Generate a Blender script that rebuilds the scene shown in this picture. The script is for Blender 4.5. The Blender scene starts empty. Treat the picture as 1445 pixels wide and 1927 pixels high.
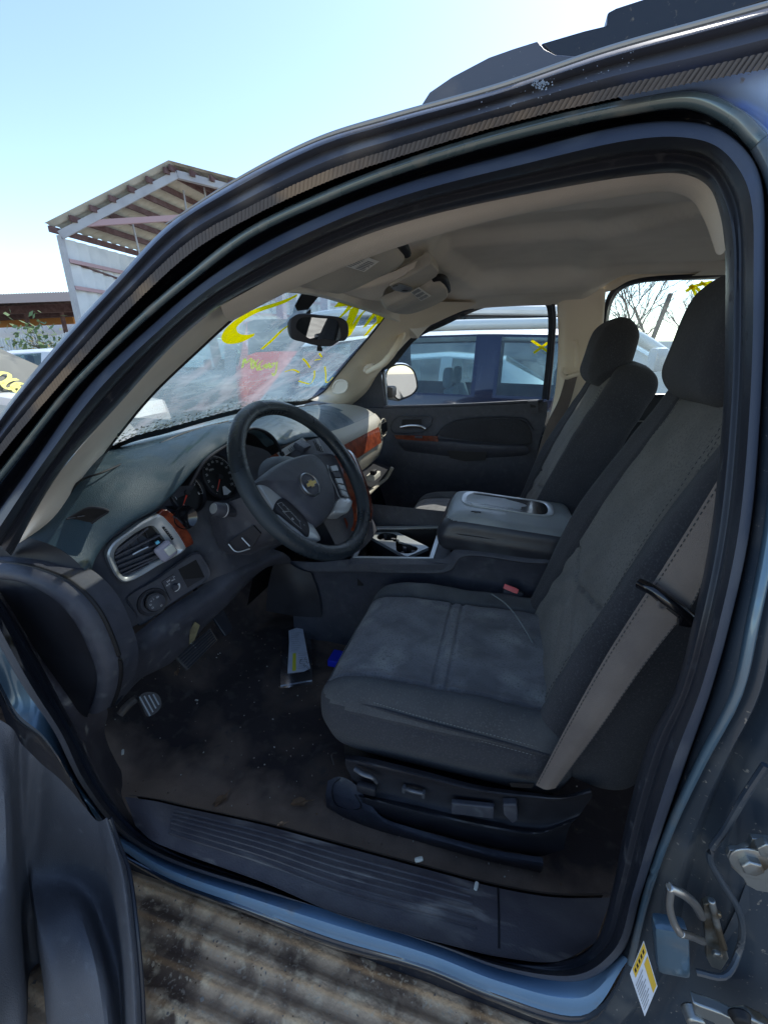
import bpy, bmesh, math, random
from mathutils import Vector, Matrix
V = Vector
random.seed(7)
SC = bpy.context.scene
COL = SC.collection
# ---------------------------------------------------------------- camera (solved from the photo; x = rearwards, y = across the car, z = up)
CAM = V((0.475, -0.37, 1.505)); YAW, PIT, ROL = map(math.radians, (15.5, 20.2, 0.6)); F = 800.0
CF = V((-math.sin(YAW)*math.cos(PIT), math.cos(YAW)*math.cos(PIT), -math.sin(PIT)))
_r = V((math.cos(YAW), math.sin(YAW), 0)); _u = _r.cross(CF)
CR = math.cos(ROL)*_r + math.sin(ROL)*_u; CU = -math.sin(ROL)*_r + math.cos(ROL)*_u
def ray(px, py): return CF + CR*((px-722.5)/F) - CU*((py-963.5)/F)
def W(px, py, y=None, x=None, z=None):
    d = ray(px, py)
    t = (y-CAM.y)/d.y if y is not None else (x-CAM.x)/d.x if x is not None else (z-CAM.z)/d.z
    return CAM + d*t
def at_plane(px, py, p0, n):
    d = ray(px, py); return CAM + d*((V(p0)-CAM).dot(V(n))/d.dot(V(n)))
def at_y(px, py, fn):
    y = fn(1.3)
    for _ in range(12): y = .5*y+.5*fn(W(px, py, y=y).z)
    return W(px, py, y=y)
def ybody(z): return .03 if z < 1.22 else .03+.34*(z-1.22)
def ypas(z): return 1.86 if z < 1.30 else 1.86-.30*(z-1.30)
WSN = V((-.75, 0, 1)).normalized(); WSP = V((-.5, 1, 1.28))
def ws(px, py, off=0.0):
    return at_plane(px, py, WSP-WSN*off, WSN)
def Y(pts): return [W(a, b, y=c) for a, b, c in pts]
# ---------------------------------------------------------------- curves
def cr(pts, n, closed=False):
    pts = [V(p) for p in pts]
    if len(pts) == 2 and not closed: return [pts[0].lerp(pts[1], i/(n-1)) for i in range(n)]
    m = len(pts)
    P = (lambda i: pts[i % m]) if closed else (lambda i: pts[i] if 0 <= i < m else (pts[0]*2-pts[1] if i < 0 else pts[-1]*2-pts[-2]))
    segs = m if closed else m-1; dense = []
    for i in range(segs):
        a, b, c, d = P(i-1), P(i), P(i+1), P(i+2)
        t1 = max((b-a).length, 1e-6)**.5; t2 = max((c-b).length, 1e-6)**.5; t3 = max((d-c).length, 1e-6)**.5
        m1 = (b-a)/t1-(c-a)/(t1+t2)+(c-b)/t2; m2 = (c-b)/t2-(d-b)/(t2+t3)+(d-c)/t3
        m1 *= t2; m2 *= t2
        for k in range(12):
            t = k/12; t_2 = t*t; t_3 = t_2*t
            dense.append(b*(2*t_3-3*t_2+1)+m1*(t_3-2*t_2+t)+c*(-2*t_3+3*t_2)+m2*(t_3-t_2))
    if closed: dense.append(dense[0].copy())
    else: dense.append(pts[-1].copy())
    L = [0]
    for a, b in zip(dense, dense[1:]): L.append(L[-1]+(b-a).length)
    out = []; j = 0; cnt = n if not closed else n
    for i in range(cnt):
        s = L[-1]*i/((n-1) if not closed else n)
        while j < len(L)-2 and L[j+1] < s: j += 1
        f = (s-L[j])/max(L[j+1]-L[j], 1e-9); out.append(dense[j].lerp(dense[j+1], min(max(f, 0), 1)))
    return out
def crk(pts, k):
    """keeps the stations: k points per segment, so that parallel curves match"""
    pts = [V(p) for p in pts]; m = len(pts); out = []
    P = lambda i: pts[i] if 0 <= i < m else (pts[0]*2-pts[1] if i < 0 else pts[-1]*2-pts[-2])
    for i in range(m-1):
        a, b, c, d = P(i-1), P(i), P(i+1), P(i+2)
        t1 = max((b-a).length, 1e-6)**.5; t2 = max((c-b).length, 1e-6)**.5; t3 = max((d-c).length, 1e-6)**.5
        m1 = ((b-a)/t1-(c-a)/(t1+t2)+(c-b)/t2)*t2; m2 = ((c-b)/t2-(d-b)/(t2+t3)+(d-c)/t3)*t2
        for q in range(k):
            t = q/k; t_2 = t*t; t_3 = t_2*t
            out.append(b*(2*t_3-3*t_2+1)+m1*(t_3-2*t_2+t)+c*(-2*t_3+3*t_2)+m2*(t_3-t_2))
    out.append(pts[-1].copy()); return out
# ---------------------------------------------------------------- object helpers
def tag(o, label=None, cat=None, group=None, kind=None):
    if label: o['label'] = label
    if cat: o['category'] = cat
    if group: o['group'] = group
    if kind: o['kind'] = kind
    return o
def thing(name, label, cat, loc=(0, 0, 0), group=None):
    o = bpy.data.objects.new(name, None); COL.objects.link(o); o.location = loc; o.empty_display_size = .1
    return tag(o, label, cat, group)
def link(o, parent=None):
    COL.objects.link(o)
    if parent: 
        o.parent = parent
        o.matrix_parent_inverse = WM(parent).inverted()
    return o
LOCAL = set()
def WM(o):
    if o.name in LOCAL or (o.parent and o.parent.name in LOCAL): return Matrix.Identity(4)
    m = o.matrix_basis.copy()
    if o.parent: m = WM(o.parent) @ o.matrix_parent_inverse @ m
    return m
class MB:
    """collects shapes, builds ONE mesh object"""
    def __init__(s): s.v = []; s.f = []; s.m = []; s.mats = []; s.sm = []
    def mi(s, mat):
        if mat not in s.mats: s.mats.append(mat)
        return s.mats.index(mat)
    def add(s, vs, fs, mat, smooth=True):
        b = len(s.v); s.v += [tuple(v) for v in vs]; k = s.mi(mat)
        for f in fs: s.f.append([i+b for i in f]); s.m.append(k); s.sm.append(smooth)
        return s
    def build(s, name, parent=None, label=None, flip=False, solid=0, bevel=0, sub=0, recalc=True, auto=40):
        me = bpy.data.meshes.new(name); me.from_pydata(s.v, [], s.f)
        for i, p in enumerate(me.polygons): p.material_index = s.m[i]; p.use_smooth = s.sm[i]
        for m in s.mats: me.materials.append(M[m])
        if recalc:
            bm = bmesh.new(); bm.from_mesh(me); bmesh.ops.remove_doubles(bm, verts=bm.verts, dist=1e-5)
            bmesh.ops.recalc_face_normals(bm, faces=bm.faces); bm.to_mesh(me); bm.free()
        me.set_sharp_from_angle(angle=math.radians(auto))
        o = bpy.data.objects.new(name, me); link(o, parent)
        if solid: md = o.modifiers.new('s', 'SOLIDIFY'); md.thickness = solid; md.offset = 0
        if bevel: md = o.modifiers.new('b', 'BEVEL'); md.width = bevel; md.segments = 3; md.limit_method = 'ANGLE'; md.angle_limit = math.radians(35)
        if sub: md = o.modifiers.new('u', 'SUBSURF'); md.levels = md.render_levels = sub
        if label: o['label'] = label
        return o
    # shapes
    def grid(s, rows, mat, closeu=False, closev=False, smooth=True):
        n = len(rows[0]); vs = [p for r in rows for p in r]; fs = []
        for i in range(len(rows)-(0 if closeu else 1)):
            for j in range(n-(0 if closev else 1)):
                a = i*n+j; b = i*n+(j+1) % n; i2 = (i+1) % len(rows); fs.append([a, b, i2*n+(j+1) % n, i2*n+j])
        return s.add(vs, fs, mat, smooth)
    def loft(s, rows, mat, nv=30, nu=None, closev=False, smooth=True):
        R = [cr(r, nv, closev) for r in rows]
        if nu:
            C = [cr([r[j] for r in R], nu) for j in range(nv)]
            R = [[C[j][i] for j in range(nv)] for i in range(nu)]
        return s.grid(R, mat, closev=closev, smooth=smooth)
    def loftk(s, rows, mat, k=4, nu=None, smooth=True):
        R = [crk(r, k) for r in rows]
        if nu:
            C = [crk([r[j] for r in R], nu) for j in range(len(R[0]))]
            R = [[C[j][i] for j in range(len(C))] for i in range(len(C[0]))]
        return s.grid(R, mat, smooth=smooth)
    def tube(s, pts, r, mat, n=10, closed=False, k=6, flat=1.0, up=(0, 0, 1), raw=False, cap=True):
        P = [V(p) for p in pts] if raw else (cr(pts, k*len(pts), closed))
        m = len(P); rows = []
        for i, p in enumerate(P):
            a = P[(i-1) % m] if closed else P[max(i-1, 0)]; b = P[(i+1) % m] if closed else P[min(i+1, m-1)]
            t = (b-a).normalized(); u = V(up); sd = t.cross(u)
            if sd.length < 1e-3: sd = t.cross(V((1, 0, .1)))
            sd.normalize(); uu = sd.cross(t); rr = r(i/(m-1)) if callable(r) else r
            rows.append([p+sd*(rr*math.cos(q*math.tau/n))+uu*(rr*flat*math.sin(q*math.tau/n)) for q in range(n)])
        s.grid(rows, mat, closeu=closed, closev=True)
        if cap and not closed:
            s.add(rows[0], [list(range(n))], mat, False); s.add(rows[-1], [list(range(n))], mat, False)
        return s
    def prism(s, poly, vec, mat, smooth=False, mat2=None):
        n = len(poly); v = V(vec); A = [V(p) for p in poly]; B = [p+v for p in A]
        s.add(A+B, [list(range(n))], mat, False); s.add(B, [list(range(n))], mat2 or mat, False)
        s.add(A+B, [[i, (i+1) % n, n+(i+1) % n, n+i] for i in range(n)], mat, smooth); return s
    def box(s, c, h, mat, R=None):
        c = V(c); R = R or Matrix.Identity(3); h = V(h); vs = []
        for x in (-1, 1):
            for y in (-1, 1):
                for z in (-1, 1): vs.append(c+R @ V((x*h.x, y*h.y, z*h.z)))
        return s.add(vs, [[0, 1, 3, 2], [4, 6, 7, 5], [0, 4, 5, 1], [2, 3, 7, 6], [0, 2, 6, 4], [1, 5, 7, 3]], mat, False)
    def bar(s, a, b, w, h, mat, up=(0, 0, 1)):
        a, b = V(a), V(b); t = (b-a).normalized(); sd = t.cross(V(up))
        if sd.length < 1e-3: sd = t.cross(V((1, 0, 0)))
        sd.normalize(); u = sd.cross(t); R = Matrix((t, sd, u)).transposed()
        return s.box((a+b)/2, ((b-a).length/2, w/2, h/2), mat, R)
    def soft(s, half, r, n, mat, R=None, c=(0, 0, 0), deform=None):
        """rounded box on a dense grid"""
        h = V(half); R = R or Matrix.Identity(3); c = V(c)
        def pt(p):
            q = V([max(-(h[i]-r), min(h[i]-r, p[i])) for i in range(3)]); d = p-q
            d = q+d.normalized()*r if d.length > 1e-9 else p
            if deform: d = V(deform(d))
            return c+R @ d
        for ax in range(3):
            u, w = (ax+1) % 3, (ax+2) % 3
            def cs(i, m, hh):  # denser near the rounded edge
                t = -1+2*i/m; return hh*t
            for sg in (-1, 1):
                rows = []
                for i in range(n[u]+1):
                    row = []
                    for j in range(n[w]+1):
                        p = V((0, 0, 0)); p[ax] = sg*h[ax]; p[u] = cs(i, n[u], h[u]); p[w] = cs(j, n[w], h[w]); row.append(pt(p))
                    rows.append(row)
                s.grid(rows, mat)
        return s
    def lathe(s, prof, c, axis, mat, n=32, cap=True):
        c = V(c); ax = V(axis).normalized(); a = ax.cross(V((0, 0, 1)))
        if a.length < 1e-3: a = ax.cross(V((1, 0, 0)))
        a.normalize(); b = ax.cross(a)
        rows = [[c+ax*h+a*(r*math.cos(q*math.tau/n))+b*(r*math.sin(q*math.tau/n)) for q in range(n)] for r, h in prof]
        s.grid(rows, mat, closev=True)
        if cap:
            if prof[0][0] > 1e-4: s.add(rows[0], [list(range(n))], mat, False)
            if prof[-1][0] > 1e-4: s.add(rows[-1], [list(range(n))], mat, False)
        return s
    def stroke(s, pts, w, mat, n, k=5, raw=False):
        """flat ribbon on a plane with normal n; w may be a list"""
        P = [V(p) for p in pts] if raw else cr(pts, max(4, k*len(pts))); m = len(P); N = V(n).normalized(); A = []; B = []
        for i, p in enumerate(P):
            t = (P[min(i+1, m-1)]-P[max(i-1, 0)]).normalized(); sd = t.cross(N).normalized()
            if isinstance(w, (list, tuple)):
                f = i/(m-1)*(len(w)-1); j = min(int(f), len(w)-2); ww = w[j]+(w[j+1]-w[j])*(f-j)
            else: ww = w
            A.append(p+sd*ww/2); B.append(p-sd*ww/2)
        return s.grid([A, B], mat, smooth=False)
def resample(pts, n): return cr(pts, n)
def text_mb(mb, txt, org, ax, ay, size, mat, depth=0.0):
    cu = bpy.data.curves.new('t', 'FONT'); cu.body = txt; cu.size = 1; cu.align_x = 'CENTER'; cu.align_y = 'CENTER'
    cu.resolution_u = 3
    o = bpy.data.objects.new('t', cu); me = bpy.data.meshes.new_from_object(o)
    ax, ay = V(ax).normalized(), V(ay).normalized(); nn = ax.cross(ay)
    mb.add([V(org)+ax*(v.co.x*size)+ay*(v.co.y*size)+nn*depth for v in me.vertices], [list(p.vertices) for p in me.polygons], mat, False)
    bpy.data.objects.remove(o); bpy.data.curves.remove(cu); bpy.data.meshes.remove(me)
def copy_tree(o, parent=None):
    c = o.copy(); COL.objects.link(c); c.parent = parent
    if parent is not None: c.matrix_parent_inverse = o.matrix_parent_inverse.copy()
    for ch in list(o.children): copy_tree(ch, c)
    return c

def relax(R, n=6, keep_last=True):
    """smooths a grid of points, borders held"""
    for _ in range(n):
        Q = [[p.copy() for p in r] for r in R]
        for i in range(1, len(R)-1):
            for j in range(1, len(R[0])-1):
                Q[i][j] = R[i][j]*.4+(R[i-1][j]+R[i+1][j]+R[i][j-1]+R[i][j+1])*.15
        R = Q
    return R
# ---------------------------------------------------------------- materials
M = {}
LIFT = dict(plastic=1.25, plastic_dark=1.1, fabric=1.15, fabric_worn=1.65, fabric_grey=1.35, fabric_top=.85, carpet=1.1, sill_plastic=1.4, rubber_sky_sheen=.95, paint_dusty=.95, paint_sky_sheen=1.3, plastic_door=1.25, moulding=1.15, webbing=1.1, rubber_dull=1.2, visor=1.2, silver=1.2)
def mat(name, base, rough=.5, metal=0., spec=.5, bump=None, var=None, coat=0., noise2=None, dirt=None, sheen=0., trans=None, aniso=None):
    """bump=(scale, strength, detail)  var=(scale, colour2, lo, hi) dirt=(scale, colour, lo, hi)"""
    k = LIFT.get(name, 1)
    if k != 1:
        up = lambda c: tuple(min(.9, v*k) for v in c)
        base = up(base); var, dirt, noise2 = [(q[0], up(q[1]), *q[2:]) if q else None for q in (var, dirt, noise2)]
    m = bpy.data.materials.new(name); m.use_nodes = True; nt = m.node_tree; N = nt.nodes; L = nt.links
    b = N['Principled BSDF']; b.inputs['Base Color'].default_value = (*base, 1); b.inputs['Roughness'].default_value = rough
    b.inputs['Metallic'].default_value = metal; b.inputs['Specular IOR Level'].default_value = spec
    b.inputs['Coat Weight'].default_value = coat; b.inputs['Coat Roughness'].default_value = .05; b.inputs['Sheen Weight'].default_value = sheen
    tc = N.new('ShaderNodeTexCoord'); src = None
    def nz(scale, detail=4, stretch=None, dist=0):
        n = N.new('ShaderNodeTexNoise'); n.inputs['Scale'].default_value = scale; n.inputs['Detail'].default_value = detail; n.inputs['Distortion'].default_value = dist
        if stretch:
            mp = N.new('ShaderNodeMapping'); mp.inputs['Scale'].default_value = stretch; L.new(tc.outputs['Object'], mp.inputs[0]); L.new(mp.outputs[0], n.inputs['Vector'])
        else: L.new(tc.outputs['Object'], n.inputs['Vector'])
        return n
    col = None
    for spec_ in (var, dirt, noise2):
        if not spec_: continue
        sc, c2, lo, hi = spec_[:4]; st = spec_[4] if len(spec_) > 4 else None
        n = nz(sc, 6, st, .3); r = N.new('ShaderNodeMapRange'); r.inputs[1].default_value = lo; r.inputs[2].default_value = hi
        L.new(n.outputs['Fac'], r.inputs[0]); mx = N.new('ShaderNodeMix'); mx.data_type = 'RGBA'
        if col: L.new(col, mx.inputs[6])
        else: mx.inputs[6].default_value = (*base, 1)
        mx.inputs[7].default_value = (*c2, 1); L.new(r.outputs[0], mx.inputs[0]); col = mx.outputs[2]
        if spec_ is dirt:
            rr = N.new('ShaderNodeMapRange'); rr.inputs[3].default_value = rough; rr.inputs[4].default_value = .9; L.new(r.outputs[0], rr.inputs[0]); L.new(rr.outputs[0], b.inputs['Roughness'])
    if col: L.new(col, b.inputs['Base Color'])
    if bump:
        n = nz(bump[0], bump[2] if len(bump) > 2 else 3, bump[3] if len(bump) > 3 else None); bp = N.new('ShaderNodeBump'); bp.inputs['Strength'].default_value = bump[1]; bp.inputs['Distance'].default_value = .002
        L.new(n.outputs['Fac'], bp.inputs['Height']); L.new(bp.outputs[0], b.inputs['Normal'])
    M[name] = m; return m
def emis_free_glass(name, tint, gloss=.08, haze=None, rough=.02):
    """thin pane: clear part + reflection + optional dirt that scatters light"""
    m = bpy.data.materials.new(name); m.use_nodes = True; nt = m.node_tree; N = nt.nodes; L = nt.links; N.clear()
    out = N.new('ShaderNodeOutputMaterial'); tr = N.new('ShaderNodeBsdfTransparent'); tr.inputs[0].default_value = (*tint, 1)
    gl = N.new('ShaderNodeBsdfGlossy'); gl.inputs['Roughness'].default_value = rough
    fr = N.new('ShaderNodeLayerWeight'); fr.inputs[0].default_value = .25
    mr = N.new('ShaderNodeMapRange'); mr.inputs[3].default_value = gloss*.5; mr.inputs[4].default_value = min(1, gloss*6); L.new(fr.outputs['Facing'], mr.inputs[0])
    mx = N.new('ShaderNodeMixShader'); L.new(mr.outputs[0], mx.inputs[0]); L.new(tr.outputs[0], mx.inputs[1]); L.new(gl.outputs[0], mx.inputs[2]); res = mx.outputs[0]
    if haze:
        tc = N.new('ShaderNodeTexCoord')
        for (sc, colr, lo, hi, amt, st) in haze:
            mp = N.new('ShaderNodeMapping'); mp.inputs['Scale'].default_value = st; mp.inputs['Rotation'].default_value = (0, 0, .5); L.new(tc.outputs['Object'], mp.inputs[0])
            n = N.new('ShaderNodeTexNoise'); n.inputs['Scale'].default_value = sc; n.inputs['Detail'].default_value = 8; n.inputs['Distortion'].default_value = 1.2; L.new(mp.outputs[0], n.inputs['Vector'])
            r = N.new('ShaderNodeMapRange'); r.inputs[1].default_value = lo; r.inputs[2].default_value = hi; r.inputs[4].default_value = amt; L.new(n.outputs['Fac'], r.inputs[0])
            d = N.new('ShaderNodeBsdfDiffuse'); d.inputs[0].default_value = (*colr, 1); t = N.new('ShaderNodeBsdfTranslucent'); t.inputs[0].default_value = (*colr, 1)
            a = N.new('ShaderNodeMixShader'); a.inputs[0].default_value = .8 if name == 'windscreen' else .6; L.new(d.outputs[0], a.inputs[1]); L.new(t.outputs[0], a.inputs[2])
            x = N.new('ShaderNodeMixShader'); L.new(r.outputs[0], x.inputs[0]); L.new(res, x.inputs[1]); L.new(a.outputs[0], x.inputs[2]); res = x.outputs[0]
    L.new(res, out.inputs[0]); M[name] = m; return m
mat('plastic', (.046, .048, .062), .48, bump=(900, .5, 3), dirt=(40, (.075, .08, .09), .56, .74), var=(30, (.038, .041, .053), .42, .62))
mat('plastic_dark', (.022, .023, .030), .55, bump=(700, .3, 2), var=(12, (.014, .014, .019), .42, .62))
mat('plastic_blue', (.036, .068, .090), .42, bump=(700, .6, 4), dirt=(22, (.062, .098, .12), .52, .72), var=(5, (.030, .058, .078), .42, .62))
mat('black', (.004, .004, .006), .6)
mat('gloss_black', (.006, .006, .008), .15, coat=.4)
mat('rubber', (.024, .028, .040), .36, bump=(60, .15, 4), dirt=(40, (.06, .064, .075), .60, .76))
mat('rubber_dull', (.075, .068, .068), .65, bump=(120, .3, 4), dirt=(8, (.22, .16, .11), .50, .66))
mat('leather', (.014, .021, .028), .27, bump=(420, .5, 3), dirt=(9, (.035, .046, .055), .5, .7))
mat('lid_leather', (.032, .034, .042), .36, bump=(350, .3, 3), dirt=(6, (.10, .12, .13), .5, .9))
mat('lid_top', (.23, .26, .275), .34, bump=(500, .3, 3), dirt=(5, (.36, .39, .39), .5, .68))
mat('fabric', (.036, .037, .044), .95, bump=(1200, .8, 3), var=(7, (.027, .028, .034), .4, .65), noise2=(300, (.062, .062, .068), .52, .70), sheen=.1)
mat('fabric_worn', (.15, .15, .158), .9, bump=(700, 1., 4, (1, 5, 1)), var=(14, (.105, .105, .112), .45, .60), dirt=(11, (.25, .25, .24), .52, .70), noise2=(240, (.085, .085, .09), .54, .68), sheen=.2)
mat('fabric_grey', (.165, .155, .142), .95, bump=(900, .9, 3, (1, 6, 1)), var=(8, (.13, .122, .112), .42, .62), noise2=(260, (.10, .095, .09), .5, .66), sheen=.1)
mat('thread', (.20, .22, .22), .8)
mat('webbing', (.19, .158, .138), .8, bump=(700, .6, 2), var=(10, (.15, .125, .112), .4, .6))
mat('beige', (.90, .79, .63), .8, bump=(500, .3, 3), var=(4, (.80, .70, .55), .4, .7))
mat('beige_grey', (.86, .765, .65), .8, bump=(500, .3, 3), var=(5, (.74, .66, .56), .4, .7))
mat('headliner', (.86, .81, .72), .95, bump=(900, .6, 3), var=(3.5, (.74, .69, .61), .42, .62))
mat('visor', (.50, .46, .40), .9, bump=(800, .4, 3), var=(8, (.42, .39, .34), .4, .7))
mat('carpet', (.040, .031, .031), 1.0, bump=(500, 1., 5), dirt=(3.6, (.13, .095, .074), .50, .64), noise2=(32, (.07, .06, .055), .55, .70))
def carpet_edge_tint():
    nt = M['carpet'].node_tree; N = nt.nodes; L = nt.links; b = N['Principled BSDF']; old = b.inputs['Base Color'].links[0].from_socket
    tc = N.new('ShaderNodeTexCoord'); sp = N.new('ShaderNodeSeparateXYZ'); L.new(tc.outputs['Object'], sp.inputs[0])
    nz = N.new('ShaderNodeTexNoise'); nz.inputs['Scale'].default_value = 14; nz.inputs['Detail'].default_value = 6; L.new(tc.outputs['Object'], nz.inputs['Vector'])
    ma = N.new('ShaderNodeMath'); ma.operation = 'MULTIPLY_ADD'; ma.inputs[1].default_value = .16; L.new(nz.outputs['Fac'], ma.inputs[0]); L.new(sp.outputs['Y'], ma.inputs[2])
    mr = N.new('ShaderNodeMapRange'); mr.inputs[1].default_value = .40; mr.inputs[2].default_value = .29; mr.inputs[4].default_value = .85; L.new(ma.outputs[0], mr.inputs[0])
    mx = N.new('ShaderNodeMix'); mx.data_type = 'RGBA'; L.new(mr.outputs[0], mx.inputs[0]); L.new(old, mx.inputs[6]); mx.inputs[7].default_value = (.36, .26, .19, 1); L.new(mx.outputs[2], b.inputs['Base Color'])
carpet_edge_tint()
mat('carpet_brown', (.115, .086, .070), 1.0, bump=(500, 1., 5), dirt=(9, (.19, .15, .115), .48, .66))
mat('sill_plastic', (.052, .046, .052), .5, bump=(300, .4, 5), dirt=(34, (.20, .18, .16), .55, .70, (.22, 1, 1)), noise2=(9, (.075, .068, .07), .45, .62))
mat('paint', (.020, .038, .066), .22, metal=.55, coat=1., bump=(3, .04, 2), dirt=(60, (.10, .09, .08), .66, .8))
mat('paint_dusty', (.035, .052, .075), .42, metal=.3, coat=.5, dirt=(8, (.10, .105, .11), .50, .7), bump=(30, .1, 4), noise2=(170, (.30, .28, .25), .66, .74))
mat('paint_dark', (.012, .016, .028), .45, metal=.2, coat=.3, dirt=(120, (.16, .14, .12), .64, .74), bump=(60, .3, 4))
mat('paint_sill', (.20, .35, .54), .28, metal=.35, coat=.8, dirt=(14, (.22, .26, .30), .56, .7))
mat('moulding', (.072, .080, .106), .40, bump=(40, .1, 4), dirt=(12, (.14, .14, .155), .52, .70), noise2=(300, (.4, .4, .4), .70, .76))
mat('chrome', (.75, .76, .78), .12, metal=1.)
mat('chrome_dull', (.45, .46, .47), .35, metal=1., bump=(40, .2, 3))
mat('zinc', (.36, .38, .38), .35, metal=.9, var=(25, (.17, .14, .10), .48, .62), bump=(200, .12, 3))
mat('silver', (.42, .44, .45), .32, metal=.4, bump=(300, .1, 2))
mat('silver_light', (.36, .38, .39), .38, metal=.5)
mat('gold', (.75, .58, .22), .3, metal=.9)
mat('mirror', (.82, .85, .87), .02, metal=1.)
mat('white_ink', (.75, .76, .78), .5)
mat('ink_grey', (.22, .23, .25), .6)
mat('red_ink', (.75, .05, .02), .5)
mat('button_red', (.75, .10, .10), .4)
mat('paper', (.62, .66, .74), .8, var=(40, (.5, .54, .62), .4, .7))
mat('paper_warm', (.60, .58, .50), .8)

mat('label_yellow', (.62, .40, .04), .6)
mat('blue_card', (.01, .03, .55), .5)
mat('lens', (.55, .56, .50), .1, spec=.8)
mat('lamp_lens', (.50, .50, .47), .3)
mat('lavender', (.30, .29, .36), .5)
mat('leaf_dry', (.22, .13, .07), .8, var=(60, (.12, .07, .04), .4, .7))
mat('cream', (.66, .65, .52), .8, var=(25, (.45, .46, .38), .4, .7))
mat('board', (.66, .44, .27), .9, bump=(160, 1., 8), var=(11, (.16, .10, .065), .42, .58), dirt=(26, (.88, .64, .40), .53, .66, (1, 1, 1)), noise2=(140, (.60, .46, .32), .58, .68))
def board_rust():
    nt = M['board'].node_tree; N = nt.nodes; L = nt.links; b = N['Principled BSDF']; old = b.inputs['Base Color'].links[0].from_socket
    tc = N.new('ShaderNodeTexCoord'); sp = N.new('ShaderNodeSeparateXYZ'); L.new(tc.outputs['Object'], sp.inputs[0])
    nz = N.new('ShaderNodeTexNoise'); nz.inputs['Scale'].default_value = 18; nz.inputs['Detail'].default_value = 5; L.new(tc.outputs['Object'], nz.inputs['Vector'])
    a = N.new('ShaderNodeMath'); a.operation = 'MULTIPLY_ADD'; a.inputs[1].default_value = .006; L.new(nz.outputs['Fac'], a.inputs[0]); L.new(sp.outputs['Y'], a.inputs[2])
    m1 = N.new('ShaderNodeMath'); m1.operation = 'MULTIPLY'; m1.inputs[1].default_value = math.tau/.046; L.new(a.outputs[0], m1.inputs[0])
    s_ = N.new('ShaderNodeMath'); s_.operation = 'SINE'; L.new(m1.outputs[0], s_.inputs[0])
    r1 = N.new('ShaderNodeMapRange'); r1.inputs[1].default_value = .72; r1.inputs[2].default_value = .98; r1.inputs[4].default_value = .42; L.new(s_.outputs[0], r1.inputs[0])
    x1 = N.new('ShaderNodeMix'); x1.data_type = 'RGBA'; L.new(r1.outputs[0], x1.inputs[0]); L.new(old, x1.inputs[6]); x1.inputs[7].default_value = (.62, .33, .14, 1)
    r2 = N.new('ShaderNodeMapRange'); r2.inputs[1].default_value = -.6; r2.inputs[2].default_value = -.95; r2.inputs[4].default_value = .40; L.new(s_.outputs[0], r2.inputs[0])
    x2 = N.new('ShaderNodeMix'); x2.data_type = 'RGBA'; L.new(r2.outputs[0], x2.inputs[0]); L.new(x1.outputs[2], x2.inputs[6]); x2.inputs[7].default_value = (.10, .06, .045, 1); L.new(x2.outputs[2], b.inputs['Base Color'])
board_rust()
mat('wood_fill', (.1, .1, .1))
def wood(name, c1, c2, rough):
    mat(name, c1, rough, coat=.6, var=(38, c2, .38, .62), noise2=(120, (c1[0]*.35, c1[1]*.3, c1[2]*.3), .56, .72))
wood('burl', (.22, .045, .018), (.09, .016, .008), .22)
mat('grey_metal', (.40, .43, .46), .6, metal=.1, var=(2, (.32, .34, .37), .4, .7))
mat('tin', (.62, .68, .70), .6, var=(1.5, (.50, .56, .59), .4, .7))
mat('tin_roof', (.46, .47, .42), .7, var=(1.2, (.36, .37, .33), .4, .7))
mat('rust_beam', (.085, .045, .045), .8, var=(4, (.14, .09, .09), .4, .7))
mat('pink_beam', (.42, .30, .32), .7)
mat('canopy', (.10, .065, .060), .9, var=(1, (.05, .035, .035), .4, .7))
mat('canopy_edge', (.38, .33, .33), .8)
mat('orange', (.50, .24, .07), .8)
mat('dirt', (.42, .35, .27), 1., bump=(30, .8, 6), var=(3, (.32, .26, .20), .4, .6), noise2=(60, (.52, .46, .38), .55, .7))
mat('bark', (.13, .105, .09), .95, var=(20, (.08, .065, .055), .4, .7))
mat('leaf_olive', (.17, .15, .04), .8, var=(8, (.26, .20, .06), .4, .7))
mat('leaf_green', (.13, .20, .09), .8)
mat('navy', (.006, .012, .045), .25, metal=.2, coat=1.)
mat('car_silver', (.82, .84, .80), .35, metal=.0, coat=1.)
mat('car_white', (.80, .81, .80), .3, coat=1., var=(3, (.72, .73, .72), .4, .7))
mat('car_red', (.80, .045, .025), .3, coat=1.)
mat('car_beige', (.46, .44, .40), .4, coat=.5, var=(2, (.40, .385, .35), .4, .7))
mat('car_dark', (.02, .022, .025), .4, coat=.5)
mat('tyre', (.015, .015, .016), .85)
mat('tail_red', (.6, .02, .02), .2, coat=1.)
mat('seat_far', (.16, .19, .22), .9)
mat('plate', (.7, .7, .66), .5)
mat('white_plain', (.82, .83, .82), .6)
emis_free_glass('glass_clear', (.93, .97, .96), .05)
emis_free_glass('glass_car', (.62, .80, .84), .10, haze=[(3, (.55, .68, .72), .2, .9, .35, (1, 1, 1))])
emis_free_glass('glass_dark', (.22, .28, .30), .10, haze=[(3, (.45, .50, .50), .2, .9, .30, (1, 1, 1))])
emis_free_glass('glass_rear', (.88, .95, .93), .05, haze=[(140, (.75, .78, .66), .56, .75, .30, (1, 1, 1)), (4, (.7, .78, .72), .2, .8, .16, (1, 1, 1))])
emis_free_glass('glass_beige', (.5, .5, .46), .05, haze=[(2, (.62, .61, .52), .1, .5, .75, (1, 1, 1))])
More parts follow.
